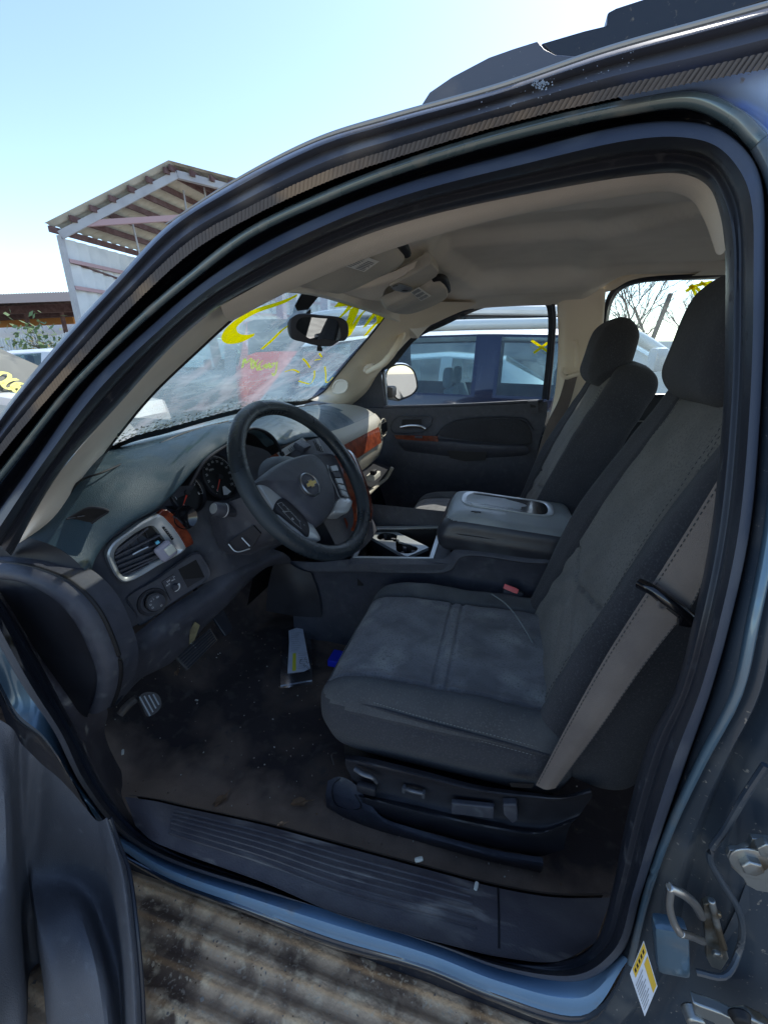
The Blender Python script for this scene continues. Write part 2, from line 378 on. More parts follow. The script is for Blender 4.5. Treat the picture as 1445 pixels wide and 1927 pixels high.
# dirty windscreen: grey-green film, scratch streaks and a dirty lower edge
emis_free_glass('windscreen', (.90, .97, .96), .04, haze=[(2.0, (.72, .90, .90), .15, .66, .38, (1, 1, 1)), (30, (.80, .92, .90), .50, .70, .13, (1, .18, 1)), (60, (.85, .92, .88), .56, .70, .12, (1, .30, 1)), (7, (.80, .66, .62), .48, .70, .26, (1, 1, 1))])
def film(name, col, cover=.94):
    m = bpy.data.materials.new(name); m.use_nodes = True; nt = m.node_tree; N = nt.nodes; L = nt.links; N.clear()
    out = N.new('ShaderNodeOutputMaterial'); tr = N.new('ShaderNodeBsdfTransparent'); tr.inputs[0].default_value = (*[min(1, c*1.1+.03) for c in col], 1)
    d = N.new('ShaderNodeBsdfDiffuse'); d.inputs[0].default_value = (*col, 1); t = N.new('ShaderNodeBsdfTranslucent'); t.inputs[0].default_value = (*col, 1)
    a = N.new('ShaderNodeMixShader'); a.inputs[0].default_value = .7; L.new(d.outputs[0], a.inputs[1]); L.new(t.outputs[0], a.inputs[2])
    tc = N.new('ShaderNodeTexCoord'); n = N.new('ShaderNodeTexNoise'); n.inputs['Scale'].default_value = 60; n.inputs['Detail'].default_value = 5; L.new(tc.outputs['Object'], n.inputs['Vector'])
    r = N.new('ShaderNodeMapRange'); r.inputs[1].default_value = .35; r.inputs[2].default_value = .6; r.inputs[3].default_value = cover-.35; r.inputs[4].default_value = cover; L.new(n.outputs['Fac'], r.inputs[0])
    x = N.new('ShaderNodeMixShader'); L.new(r.outputs[0], x.inputs[0]); L.new(tr.outputs[0], x.inputs[1]); L.new(a.outputs[0], x.inputs[2]); L.new(x.outputs[0], out.inputs[0]); M[name] = m
film('yellow', (.88, .70, .0), .99); film('chalk', (.70, .85, .25), .7)
emis_free_glass('plastic_bag', (.82, .86, .92), .25, haze=[(30, (.55, .6, .7), .5, .8, .25, (1, 1, 1))], rough=.15)
# corrugated strip material

mat('label_pale', (.85, .84, .78), .8)
mat('thread_dark', (.05, .055, .06), .7)
mat('plastic_sunlit', (.46, .42, .34), .55, bump=(300, .3, 3))  # dark dash plastic made pale: sunlight put into the colour
wood('burl_sunlit', (.40, .085, .03), (.20, .04, .018), .3)  # the same burl brightened, sunlight painted into the wood
mat('silver_dim', (.12, .125, .14), .35, metal=.4)
mat('chrome_white', (.78, .79, .80), .25, metal=.3, coat=.8)
mat('highlighter', (.75, .72, .05), .7)
mat('cyan_tab', (.15, .55, .75), .5)
mat('yellow_light', (.80, .76, .20), .8)

mat('plastic_door', (.10, .103, .118), .5, bump=(600, .6, 4), var=(3, (.090, .093, .106), .42, .6), dirt=(60, (.13, .135, .15), .60, .74))

mat('rubber_sky_sheen', (.036, .046, .072), .48, bump=(60, .15, 4), dirt=(9, (.07, .08, .10), .5, .7))  # outer half of the seal, blue sky reflection put into the colour
mat('paint_ridge_glint', (.09, .125, .13), .25, metal=.3, coat=1., dirt=(20, (.20, .20, .18), .52, .7))  # lighter paint for the ridge, its highlight painted in
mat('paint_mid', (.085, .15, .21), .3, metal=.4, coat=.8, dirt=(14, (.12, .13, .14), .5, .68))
mat('paint_sky_sheen', (.30, .42, .66), .35, metal=.2, coat=.6, dirt=(12, (.42, .45, .45), .5, .68), noise2=(90, (.25, .22, .2), .64, .72))  # body paint lightened, sky reflection painted into the upper corner
mat('car_cream', (.80, .79, .72), .35, coat=.8, var=(3, (.70, .69, .62), .4, .6))

mat('car_grey', (.16, .20, .21), .35, coat=1.)
mat('stone', (.42, .35, .28), .9, var=(60, (.22, .17, .13), .4, .6))

mat('mud', (.15, .135, .075), .9, var=(40, (.09, .08, .05), .4, .6))

mat('fabric_top', (.088, .092, .10), .92, bump=(1000, .9, 3), var=(6, (.062, .065, .072), .42, .62), dirt=(5, (.15, .155, .155), .52, .68), noise2=(300, (.13, .135, .14), .54, .70), sheen=.15)

mat('plastic_sun_patch', (.30, .285, .24), .5, bump=(400, .4, 3))  # dash top plastic paled to paint in the patch of sun
# ================================================================ the car we look into
suv = thing('suv', 'dark blue SUV with its driver door open and the cabin in view', 'suv', (0.5, 1.03, 0))
# ---------------------------------------------------------------- door opening, traced once as matching contours
K0 = [(-80,905),(0,782),(100,658),(212,535),(319,423),(445,343),(600,265),(740,222),(935,168),(1140,98),(1326,46),(1560,-20)]
K1 = [(-40,900),(48,793),(143,685),(249,569),(365,463),(480,399),(625,333),(760,288),(950,230),(1160,180),(1345,142),(1570,90)]
K2 = [(-50,965),(45,845),(140,728),(262,607),(362,522),(470,441),(625,367),(755,317),(950,257),(1179,205),(1300,192),(1380,228),(1425,272),(1452,330),(1475,500),(1470,760),(1447,1000),(1412,1180),(1384,1300),(1318,1430),(1258,1560),(1215,1684),(1185,1810),(1092,1927),(924,1879),(806,1829),(625,1778),(470,1718),(300,1652),(200,1585),(135,1470),(80,1390),(30,1352),(-5,1290),(-50,1210)]
K3 = [(-30,1000),(60,875),(165,727),(285,612),(380,532),(495,458),(648,386),(775,340),(965,288),(1179,234),(1277,227),(1350,239),(1404,278),(1433,332),(1440,500),(1432,760),(1411,1000),(1372,1180),(1338,1300),(1293,1430),(1250,1555),(1208,1680),(1170,1795),(1092,1847),(955,1829),(818,1779),(640,1720),(480,1675),(313,1620),(228,1572),(150,1475),(100,1375),(45,1295),(0,1216),(-40,1130)]
K4 = [(20,1045),(113,886),(226,756),(332,642),(415,575),(530,513),(672,448),(800,407),(990,365),(1200,330),(1285,327),(1332,350),(1355,405),(1365,470),(1366,600),(1362,765),(1339,1000),(1303,1180),(1270,1300),(1224,1390),(1182,1534),(1153,1674),(1120,1775),(1050,1812),(943,1804),(843,1779),(656,1729),(494,1661),(320,1598),(255,1555),(190,1475),(150,1390),(108,1309),(45,1195),(-10,1110)]
def off3(K, offs):
    """offs(z) = how far inside the outer skin"""
    return [at_y(p[0], p[1], lambda z: ybody(z)+offs(z)) for p in K]
def lerpz(lo, hi): return lambda z: lo+(hi-lo)*min(max((z-.6)/.25, 0), 1)
def mix(A, B, t): return [(a[0]+(b[0]-a[0])*t, a[1]+(b[1]-a[1])*t) for a, b in zip(A, B)]
c0 = off3(K0, lambda z: 0); c1 = off3(K1, lambda z: .018)
k2 = off3(K2, lerpz(0, .03)); k3 = off3(K3, lerpz(.025, .05)); k4 = off3(K4, lerpz(.05, .10))
n0 = len(K0)
# outer header and pillar skin
m = MB()
q1 = off3(mix(K0, K1, .12), lambda z: -.012); q2 = off3(mix(K0, K1, .30), lambda z: .004); q3 = off3(mix(K0, K1, .55), lambda z: -.006); q4 = off3(mix(K0, K1, .86), lambda z: .012)
m.loftk([off3(mix(K0, K1, -.03), lambda z: .03), c0, q1, q2, q3, q4, c1], 'moulding', k=8, nu=3)
m.build('outer_moulding', suv)
m = MB()
gp = off3(mix(K1, K2[:n0], .5), lambda z: .075)
m.loftk([c1, off3(mix(K1, K2[:n0], .25), lambda z: .06), gp, k2[:n0]], 'paint_dark', k=8, nu=2)
m.build('door_gutter', suv)
m = MB()
g23 = off3(mix(K2, K3, .35), lerpz(.01, .0)); g23b = off3(mix(K2, K3, .75), lerpz(.02, .065)); _g2 = off3(mix(K2, K3, .75), lerpz(.02, .036)); g23b = [a.lerp(b, min(1, max(0, (i-9)/3))) for i, (a, b) in enumerate(zip(g23b, _g2))]
m.loftk([off3(mix(K2, K3, -.10), lerpz(.012, .045)), k2, off3(mix(K2, K3, .18), lerpz(.004, .028))], 'paint', k=8, nu=3)
S0, S1 = 21, 31
top = [k2[i].lerp(k3[i], 0) for i in range(len(k2))]
g_a = off3(mix(K2, K3, .18), lerpz(.004, .028))
def seg(r, a, b): return r[a:b]
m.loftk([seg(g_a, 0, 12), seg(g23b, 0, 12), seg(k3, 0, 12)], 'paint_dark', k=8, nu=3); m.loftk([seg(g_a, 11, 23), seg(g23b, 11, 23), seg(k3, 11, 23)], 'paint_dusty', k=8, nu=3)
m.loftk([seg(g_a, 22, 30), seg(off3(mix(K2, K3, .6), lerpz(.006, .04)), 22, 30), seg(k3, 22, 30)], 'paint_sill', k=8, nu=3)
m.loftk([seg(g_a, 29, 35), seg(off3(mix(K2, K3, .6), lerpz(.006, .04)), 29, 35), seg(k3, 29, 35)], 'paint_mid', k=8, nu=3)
m.build('door_aperture', suv)
m = MB(); m.tube([p+V((0, -.004, 0)) for p in crk(k2[:13], 8)], lambda t: .0045+.003*t, 'paint_ridge_glint', n=10, raw=True)
m.tube([p+V((0, -.002, 0)) for p in crk(k2[12:23], 8)], lambda t: .007-.003*t, 'paint_mid', n=10, raw=True); m.build('flange_bead', suv)
# door seal: a bulb between aperture and cabin trim
m = MB()
b1 = off3(mix(K3, K4, .10), lerpz(.01, .012)); b2 = off3(mix(K3, K4, .30), lerpz(.006, .004)); b3 = off3(mix(K3, K4, .52), lerpz(.02, .03)); b4 = off3(mix(K3, K4, .62), lerpz(.035, .062)); b5 = off3(mix(K3, K4, .80), lerpz(.038, .064))
m.loftk([off3(mix(K3, K4, -.02), lerpz(.04, .07)), k3, b1, b2], 'rubber_sky_sheen', k=8, nu=3); m.loftk([b2, b3, b4, b5, k4, off3(mix(K3, K4, 1.02), lerpz(.07, .14))], 'rubber', k=8, nu=3)
m.build('door_seal', suv)
# worn ribbed strip on the gutter
m = MB(); P = cr(c1, 420)
wv = crk(off3(mix(K1, K2[:n0], .0), lambda z: .0), 8)
up_ = off3(mix(K0, K1, .80), lambda z: -.004); lo_ = off3(mix(K1, K2[:n0], .16), lambda z: .002)
U = cr(up_, 430); D = cr(lo_, 430)
for i in range(0, 428, 2):
    a, b, c, d = U[i], U[i+1], D[i+1], D[i]; o = V((0, -.0015-.001*random.random(), 0))
    m.add([a+o, b+o, c+o, d+o, a.lerp(b, 2.0), D[i].lerp(D[i+1], 2.0)], [[0, 1, 2, 3], [1, 4, 5, 2]], 'rubber_dull', False)
m.build('weatherstrip', suv, recalc=False)
# rear side skin beyond the opening
m = MB()
R1 = [(1160,180),(1345,142),(1500,110),(1650,200),(1700,330),(1720,500),(1720,760),(1720,1000),(1720,1180),(1720,1300),(1700,1430),(1700,1560),(1700,1684),(1620,1900),(1400,2150)]
r1 = off3(R1, lambda z: 0.0); inner = off3(mix(K2, K3, -.10), lerpz(.012, .045))[9:24]
mid = [a.lerp(b, .12)+V((0, -.006, 0)) for a, b in zip(inner, r1)]
mid2 = [a.lerp(b, .22)+V((0, .012, 0)) for a, b in zip(inner, r1)]
mid3 = [a.lerp(b, .30)+V((0, -.004, 0)) for a, b in zip(inner, r1)]
m.loftk([r[:6] for r in (inner, mid, mid2, mid3, r1)], 'paint_sky_sheen', k=8, nu=3); m.loftk([r[5:] for r in (inner, mid, mid2, mid3, r1)], 'paint_dusty', k=8, nu=3)
m.build('rear_pillar_skin', suv)
# rear door and quarter outside the frame (seen only from a step aside)
m = MB()
prof = [(.02, .35), (-.0, .55), (.0, .9), (.03, 1.27)]
m.grid([[V((x, y+(.045 if x < 1.3 else 0), z)) for y, z in prof] for x in (.80, 1.29, 1.31, 2.2, 2.9, 3.4)], 'paint_dusty'); 
for x0, wd in ((.80, .32), (1.95, .16), (3.25, .15)): m.grid([[V((x0+(wd if q else 0), y, z)) for y, z in ((.05, 1.27), (.12, 1.45), (.235, 1.80))] for q in (0, 1)], 'paint_dusty')
rs_ = m.build('rear_side', suv)
m = MB(); m.grid([[V((x, y, z)) for y, z in ((.05, 1.27), (.12, 1.45), (.235, 1.78))] for x in (1.12, 1.95)], 'glass_clear'); m.build('pane', rs_)
m = MB(); m.grid([[V((x, y, z)) for y, z in ((.05, 1.27), (.12, 1.45), (.235, 1.78))] for x in (2.11, 3.25)], 'glass_clear'); m.build('pane', rs_)
# roof
m = MB()
rp = [c0[5]+V((-.02, 0, -.01))]+[p.copy() for p in c0[6:]]+[V((1.3, c0[11].y, c0[11].z-.0)), V((2.2, .24, 1.82)), V((3.4, .25, 1.78))]
rp = [V((p.x, p.y+.008, p.z-.004)) for p in rp]
def roofrow(y, dz, dx=0): return [V((p.x+dx*max(0, 1-i/4), y if y is not None else p.y, p.z+dz)) for i, p in enumerate(rp)]
m.loft([roofrow(None, .0), roofrow(.31, .014, -.01), roofrow(.55, .075, -.08), roofrow(1.03, .115, -.12), roofrow(1.51, .095, -.08), roofrow(1.76, .04, -.01), roofrow(1.86, .015)], 'paint', nv=30, nu=20)
m.build('roof', suv)
# roof rail and its end foot
m = MB()
m.prism([W(a, b, y=.262) for a, b in [(786,206),(808,172),(850,143),(920,106),(965,90),(1012,75),(1024,90),(1045,101),(1091,104),(1091,125),(1033,146),(935,174),(838,200)]], (0, .045, 0), 'moulding')
m.prism([W(a, b, y=.285) for a, b in [(1018,80),(1100,56),(1142,46),(1143,22),(1160,13),(1230,-10),(1560,-120),(1560,-40),(1140,104),(1060,125)]], (0, .04, 0), 'paint_dark')
m.build('roof_rail', suv, bevel=.002)
m = MB(); m.tube([p+V((0, -.008, .0)) for p in off3(mix(K0, K1, .04), lambda z: -.006)[4:]], lambda t: .0008+.0018*min(1, t*2.5), 'silver_light', n=8, k=10); m.build('drip_trim', suv)
# bird dropping / torn sticker on the roof edge
m = MB()
for k in range(120):
    t = random.random(); px = (1014+random.gauss(0, 9)) if k < 70 else 900+t*300; py = (157+random.gauss(0, 6)) if k < 70 else 190-.28*(px-900)+random.uniform(-18, 26); s = random.uniform(.5, 1.6)*(1.6 if k < 70 else 1)
    q = off3([(px, py), (px+s, py-s), (px+s*1.5, py+s*.6), (px, py+s)], lambda z: -.015); m.add(q, [[0, 1, 2, 3]], 'silver_light', False)
m.build('dirt_spots', suv)
# sill tread plate
m = MB()
T0 = [(235,1500),(290,1508),(338,1519),(494,1553),(619,1587),(781,1631),(943,1673),(1050,1690),(1150,1690)]
T1 = [(255,1555),(285,1582),(320,1598),(494,1661),(656,1729),(843,1779),(943,1802),(1050,1810),(1120,1775)]
t0 = [W(a, b, z=.602 if i > 1 else .62) for i, (a, b) in enumerate(T0)]; t1 = [W(a, b, z=.598) for a, b in T1]
rows = [t0]
for i in range(1, 20): rows.append([a.lerp(b, i/20) for a, b in zip(t0, t1)])
rows.append(t1); rows = [crk(r, 12) for r in rows]
nr = len(rows)
for i, r in enumerate(rows):
    for j, p in enumerate(r):
        f = i/(nr-1); u = j/(len(r)-1)
        p.z += .006*math.sin(math.pi*min(f*1.05, 1))
m.grid(rows, 'sill_plastic')
def tp(u, f): 
    j = u*(len(rows[0])-1); i = f*(nr-1); a = rows[int(i)][int(j)]; b = rows[min(int(i)+1, nr-1)][int(j)]; c = rows[int(i)][min(int(j)+1, len(rows[0])-1)]
    return a+(b-a)*(i-int(i))+(c-a)*(j-int(j))
for f in (.16, .27, .38, .49, .60, .71):
    m.tube([tp(u/30, f)+V((0, 0, .001)) for u in range(int(30*(.26)), int(30*.735))], .0022, 'sill_plastic', n=6, raw=True)
m.tube([tp(.745, f/10)+V((0, 0, .0012)) for f in range(0, 10)], .0016, 'black', n=6, raw=True)
m.build('sill_plate', suv)
m = MB(); m.grid([[p+V((0, 0, 0)) for p in crk(k4[22:30], 6)], crk([p+V((0, .0, -.0)) for p in t1[::-1][0:8]], 6)], 'black'); m.build('sill_joint', suv)
# rocker below the painted flange, then the running board
m = MB()
lp = off3(mix(K2, K3, -.10), lerpz(.012, .045))[23:35]
m.loftk([lp, [p+V((0, .006, -.012)) for p in lp], [V((p.x, .075, .50)) for p in lp], [V((p.x, .085, .40)) for p in lp]], 'paint_dark', k=6, nu=3)
m.grid([[V((x, .07, z)) for z in (.2, .35, .52)] for x in (-.4, .4, 3.2)], 'paint_dark'); m.build('rocker', suv)
m = MB()
N = 150; rows = []
ys = [.115-.30*i/N for i in range(N+1)]
for y in ys:
    ph = y/.046; z = .428+.0038*max(-.9, min(.85, 1.2*math.sin(ph*math.tau)))-(max(0, .06-(y+.185))**2)*3
    rows.append([V((x, y+.004*math.sin(x*3), z+.0012*math.sin(x*55+y*40))) for x in [-.75+i*.03 for i in range(110)]])
m.grid(rows, 'board'); m.grid([rows[-1], [p+V((0, .01, -.07)) for p in rows[-1]]], 'board')
rbd = m.build('running_board', suv)
m = MB(); random.seed(5)
for k in range(900):
    x = random.uniform(-.35, .75); y = random.choice((random.uniform(-.185, .06), random.gauss(-.12, .05))); y = max(-.18, min(.06, y)); ph = y/.046
    z = .428+.0036*math.sin(ph*math.tau); r_ = random.uniform(.0006, .0022)*(1.6 if random.random() < .08 else 1)
    m.soft((r_, r_*random.uniform(.5, 1), r_*.6), r_*.4, (1, 1, 1), random.choice(('stone', 'board', 'stone', 'leaf_dry')), c=(x, y, z+r_*.4), R=Matrix.Rotation(random.random()*3, 3, 'Z'))
g_ = m.build('grit', rbd); g_['kind'] = 'stuff'
# bonnet and wing ahead of the windscreen
m = MB()
m.loft([[V((-.62, y, 1.10)), V((-.9, y, 1.10)), V((-1.5, y, 1.04)), V((-1.95, y, .90)), V((-2.0, y, .6))] for y in (.10, .3, 1.03, 1.76, 1.96)], 'paint', nv=20, nu=20)
m.grid([[V((x, y, z)) for y, z in ((.03, .45), (.0, .8), (.02, 1.0), (.10, 1.10))] for x in (-.50, -.7, -1.2, -2.0)], 'paint')
m.grid([[V((x, y, z)) for y, z in ((2.03, .45), (2.06, .8), (2.04, 1.0), (1.96, 1.10))] for x in (-.34, -.7, -1.2, -2.0)], 'paint')
m.build('bonnet', suv)
# dark side skin of the passenger side, seen from outside only
m = MB(); m.grid([[V((x, y, z)) for y, z in ((2.03, .3), (2.06, .8), (2.03, 1.24))] for x in (-.34, .8, 2, 3.4)], 'paint')
m.grid([[V((3.4, y, z)) for y in (.1, 1.03, 2.0)] for z in (.3, 1.2)], 'paint'); m.build('far_side', suv)
def wheel(name, c, s, parent=suv):
    m = MB(); c = V(c)
    m.lathe([(.20, -.10), (.34, -.11), (.385, -.08), (.39, 0), (.385, .08), (.34, .11), (.20, .10)], c, (0, 1, 0), 'tyre', n=40)
    t = m.build('wheel', parent); r = MB()
    r.lathe([(0, -.07*s), (.06, -.08*s), (.10, -.06*s), (.215, -.095*s), (.22, -.1*s), (.23, -.02*s)], c, (0, 1, 0), 'silver', n=30); r.build('rim', t)
for x in (-1.15, 2.45):
    wheel('wheel', (x, .16, .39), 1); wheel('wheel', (x, 1.90, .39), -1)
# ---------------------------------------------------------------- hardware on the B pillar
m = MB()
L_ = lambda pts, y: [W(a, b, y=y) for a, b in pts]
# striker: bent bar on a plate
m.prism(L_([(1318,1690),(1335,1684),(1352,1740),(1366,1790),(1352,1812),(1334,1806),(1325,1790)], .035), (0, -.008, 0), 'zinc', smooth=False)
m.tube(L_([(1338,1694),(1350,1745),(1362,1785)], .018), .004, 'zinc', n=8)
m.tube(L_([(1262,1672),(1259,1705),(1268,1738),(1280,1758)], -.012), .0042, 'chrome_dull', n=10)
m.tube(Y([(1258,1670,-.012),(1280,1680,-.008),(1305,1700,.005),(1320,1725,.02)]), .0048, 'chrome_dull', n=10)
m.tube(Y([(1280,1757,-.012),(1300,1762,0),(1322,1772,.02)]), .0042, 'chrome_dull', n=10)
for a, b in [(1345,1716), (1348,1792)]: m.lathe([(.0, .006), (.005, .005), (.006, 0)], W(a, b, y=.022), (0, -1, 0), 'zinc', n=12)
m.build('door_striker', suv, bevel=.0015)
m = MB()
m.prism(L_([(1363,1600),(1368,1590),(1385,1590),(1404,1582),(1410,1568),(1430,1570),(1450,1572),(1460,1600),(1460,1672),(1436,1668),(1418,1665),(1400,1655),(1393,1642),(1372,1622)], .012), (0, -.006, 0), 'zinc')
m.lathe([(.017, 0), (.017, .002), (.010, .003)], W(1408, 1618, y=-.002), (0, -1, 0), 'zinc', n=20); m.lathe([(.010, .002), (.010, .009), (.0085, .010), (0, .010)], W(1408, 1618, y=-.002), (0, -1, 0), 'zinc', n=6)
m.lathe([(.010, .0), (.010, .008), (0, .009)], W(1440, 1588, y=-.002), (0, -1, 0), 'zinc', n=6)
m.build('hinge', suv, bevel=.002)
m = MB()
m.prism(L_([(1296,1862),(1310,1868),(1350,1882),(1372,1893),(1400,1890),(1430,1905),(1460,1930),(1460,1990),(1400,1985),(1370,1950),(1335,1900),(1300,1885)], -.005), (0, -.012, 0), 'zinc')
m.lathe([(0, .016), (.010, .015), (.013, 0)], W(1302, 1898, y=-.005), (0, -1, 0), 'zinc', n=14)
m.lathe([(0, .01), (.008, .009), (.012, 0)], W(1390, 1908, y=-.015), (0, -1, 0), 'black', n=14)
m.build('hinge', suv, bevel=.002)
m = MB()
pb = L_([(1212,1728),(1240,1724),(1300,1830),(1285,1838),(1250,1832),(1230,1800)], .0)
m.soft((.018, .010, .042), .006, (6, 4, 8), 'paint_mid', c=W(1262, 1780, y=.012), R=Matrix.Rotation(math.radians(-14), 3, 'Y'))
m.build('latch_cover', suv)
# recessed pocket outline on the pillar
m = MB()
m.tube(Y([(1440,1440,.02),(1400,1500,.02),(1365,1560,.02),(1335,1610,.02),(1352,1650,.02),(1392,1720,.02),(1390,1790,.02),(1362,1838,.0),(1310,1830,0)]), .0035, 'paint_dusty', n=8)
m.build('pillar_bead', suv)
# warning label on the pillar foot
m = MB()
lq = L_([(1185,1833),(1211,1771),(1237,1857),(1213,1914)], -.004)
def inq(u, v): return lq[0].lerp(lq[1], u).lerp(lq[3].lerp(lq[2], u), v)
nl = (lq[1]-lq[0]).cross(lq[3]-lq[0]).normalized()
if nl.y > 0: nl = -nl
m.add(lq, [[0, 1, 2, 3]], 'paper', False)
q = lambda u0, v0, u1, v1, mt, h=.0004: m.add([inq(u0, v0)+nl*h, inq(u1, v0)+nl*h, inq(u1, v1)+nl*h, inq(u0, v1)+nl*h], [[0, 1, 2, 3]], mt, False)
q(.18, .02, .98, .22, 'label_yellow'); q(.72, .30, .97, .95, 'label_yellow')
for i in range(9): q(.08, .32+i*.07, .60-.08*(i % 3), .34+i*.07, 'ink_grey')
for i in range(5): q(.25+i*.14, .08, .33+i*.14, .16, 'black', .0006)
m.build('warning_label', suv)
# ---------------------------------------------------------------- open driver door (only its lower inner corner is in view)
m = MB()
rows = [Y([(205,1540,0),(222,1590,-.012),(240,1640,-.03),(255,1750,-.075),(265,1860,-.11),(270,1990,-.15)]),
        Y([(200,1540,-.004),(216,1590,-.020),(230,1640,-.042),(244,1750,-.085),(252,1860,-.12),(258,1990,-.16)]),
        Y([(192,1545,-.004),(203,1590,-.018),(214,1640,-.036),(228,1750,-.078),(238,1860,-.115),(244,1990,-.155)]),
        Y([(182,1545,-.002),(188,1590,-.010),(196,1650,-.020),(214,1760,-.060),(226,1860,-.100),(232,1990,-.145)]),
        Y([(160,1520,.0),(155,1580,-.008),(160,1650,-.020),(190,1740,-.055),(214,1860,-.108),(222,1990,-.155)]),
        Y([(135,1490,.0),(125,1570,-.010),(120,1650,-.030),(150,1720,-.075),(180,1820,-.120),(205,1990,-.165)]),
        Y([(105,1460,.0),(95,1560,-.015),(80,1650,-.045),(95,1750,-.105),(120,1860,-.145),(150,1990,-.175)]),
        Y([(80,1440,-.0),(72,1560,-.02),(60,1645,-.050),(72,1750,-.112),(90,1860,-.150),(100,1990,-.180)]),
        Y([(55,1415,-.01),(52,1540,-.03),(52,1645,-.050),(66,1750,-.085),(78,1860,-.115),(84,1990,-.15)]),
        Y([(40,1400,-.01),(40,1530,-.035),(44,1645,-.060),(52,1750,-.090),(60,1860,-.125),(62,1990,-.16)]),
        Y([(22,1370,-.02),(28,1520,-.05),(30,1640,-.085),(36,1750,-.130),(42,1860,-.165),(40,1990,-.195)]),
        Y([(-10,1350,-.03),(8,1500,-.07),(12,1630,-.11),(12,1750,-.155),(10,1860,-.185),(0,1990,-.21)]),
        Y([(-60,1330,-.05),(-50,1500,-.09),(-50,1630,-.13),(-50,1750,-.18),(-60,1860,-.22),(-60,1990,-.25)])]
m.loftk(rows, 'plastic_door', k=10, nu=5)
dd = m.build('driver_door', suv)
m = MB(); rows = [r for r in rows[:1]]
m.tube([p+V((.002, 0, 0)) for p in rows[0]], .004, 'rubber', n=8); m.build('edge_seal', dd)
m = MB()
m.soft((.24, .022, .40), .02, (8, 4, 10), 'paint', c=(-.30, -.30, .86), R=Matrix.Rotation(math.radians(-78), 3, 'Z')); m.build('outer_panel', dd)
# ---------------------------------------------------------------- kick panel + footwell
m = MB()
kk = [k4[i] for i in (22, 23)]
kl = [k4[i]+V((0, 0, 0)) for i in (34, 33, 32, 31, 30, 29, 28)]
k_in = Y([(60,1120,.22),(120,1250,.22),(200,1330,.20),(197,1380,.20),(222,1440,.21),(258,1495,.215),(338,1519,.13)])
k_in[-1] = W(338, 1519, z=.602)
m.loftk([kl, [a.lerp(b, .35)+V((.006, -.012, .006)) for a, b in zip(kl, k_in)], k_in], 'sill_plastic', k=8, nu=5)
m.build('kick_panel', suv)
m = MB()
def fz(x, y):
    z = .50
    if x < -.38: z += (-.38-x)*.75
    if y < .22: z += min(.03, (.22-y)*.4)
    return z+.006*math.sin(x*13+y*9)+.005*math.sin(x*31-y*17)+.003*math.sin(y*60+x*20)
m.grid([[V((x, y, fz(x, y))) for y in [.08+.035*j for j in range(52)]] for x in [-.75+.035*i for i in range(120)]], 'carpet')
m.build('carpet', suv)
m = MB(); s0 = [p+V((0, .004, .0)) for p in t0]
m.loftk([s0, [p+V((0, .02, -.03)) for p in s0], [V((p.x, p.y+.035, .505)) for p in s0]], 'carpet_brown', k=6, nu=3); m.build('carpet_edge', suv)
m = MB()
m.grid([[V((-.62, y, z)) for y in (.1, 1, 1.95)] for z in (.3, 1.16)], 'black')
m.grid([[V((x, 2.0, z)) for x in (-.62, 1, 3.3)] for z in (.3, .62)], 'black')
m.build('firewall', suv)
# ================================================================ cabin
# ---------------------------------------------------------------- windscreen
m = MB()
def wsp(x, y): return V((x, y, 1.28+.75*(x+.5)))
gl = []
for i in range(13):
    t = i/12; x = -.56+.62*t; y0 = .40+.10*t; y1 = 1.70-.36*t
    gl.append([wsp(x, y0+(y1-y0)*j/16) for j in range(17)])
m.grid(gl, 'windscreen'); wsc = m.build('windscreen', suv)
# yellow paint writing on the glass (seen from inside, so mirrored)
def wline(mb, pts, w, mt='yellow', off=.006): mb.stroke([ws(a, b, off) for a, b in pts], w, mt, WSN, k=6)
C1_ = lambda x, y: (420+x*.2491, 500+y*.2491)
m = MB()
wline(m, [C1_(*p) for p in [(560,220),(470,265),(370,300),(250,340),(140,400),(60,470),(45,520),(80,550),(150,550),(235,520)]], [.010, .016, .016, .018, .022, .03, .04, .038, .03, .012])
m.build('writing', wsc)
m = MB()
wline(m, [C1_(*p) for p in [(500,445),(440,490),(370,560),(290,630)]], [.008, .014, .016, .014])
m.build('writing', wsc)
m = MB()
wline(m, [C1_(*p) for p in [(430,140),(500,150),(580,150),(650,165)]], [.03, .04, .035, .012])
wline(m, [C1_(*p) for p in [(430,150),(410,190)]], .014)
m.build('writing', wsc)
m = MB()
wline(m, [C1_(*p) for p in [(850,295),(900,285),(975,275),(940,330),(880,390)]], [.020, .028, .036, .03, .016])
m.build('writing', wsc)
m = MB()
wline(m, [C1_(*p) for p in [(1000,300),(980,370),(950,450),(930,540)]], [.042, .044, .034, .016])
wline(m, [C1_(*p) for p in [(1100,310),(1040,370),(990,450),(950,530)]], [.012, .024, .026, .016])
m.build('writing', wsc)
m = MB()
wline(m, [C1_(*p) for p in [(1180,315),(1130,380),(1065,465)]], [.036, .036, .022])
wline(m, [C1_(*p) for p in [(1165,320),(1180,390),(1170,430)]], [.024, .028, .02])
wline(m, [C1_(*p) for p in [(1250,335),(1230,380),(1150,440),(1070,530)]], [.042, .046, .036, .024])
wline(m, [C1_(*p) for p in [(1185,400),(1210,350),(1245,330)]], [.02, .028, .03])
m.build('writing', wsc)
for a in ([(600,700),(630,730),(655,770)], [(465,800),(520,785),(575,805)], [(690,790),(685,850),(660,890),(620,885),(570,870)], [(768,760),(775,820),(780,880),(800,875),(830,840)], [(725,660),(745,690)], [(690,712),(735,705)]):
    m = MB(); wline(m, [C1_(*p) for p in a], .007); m.build('writing', wsc)
m = MB()
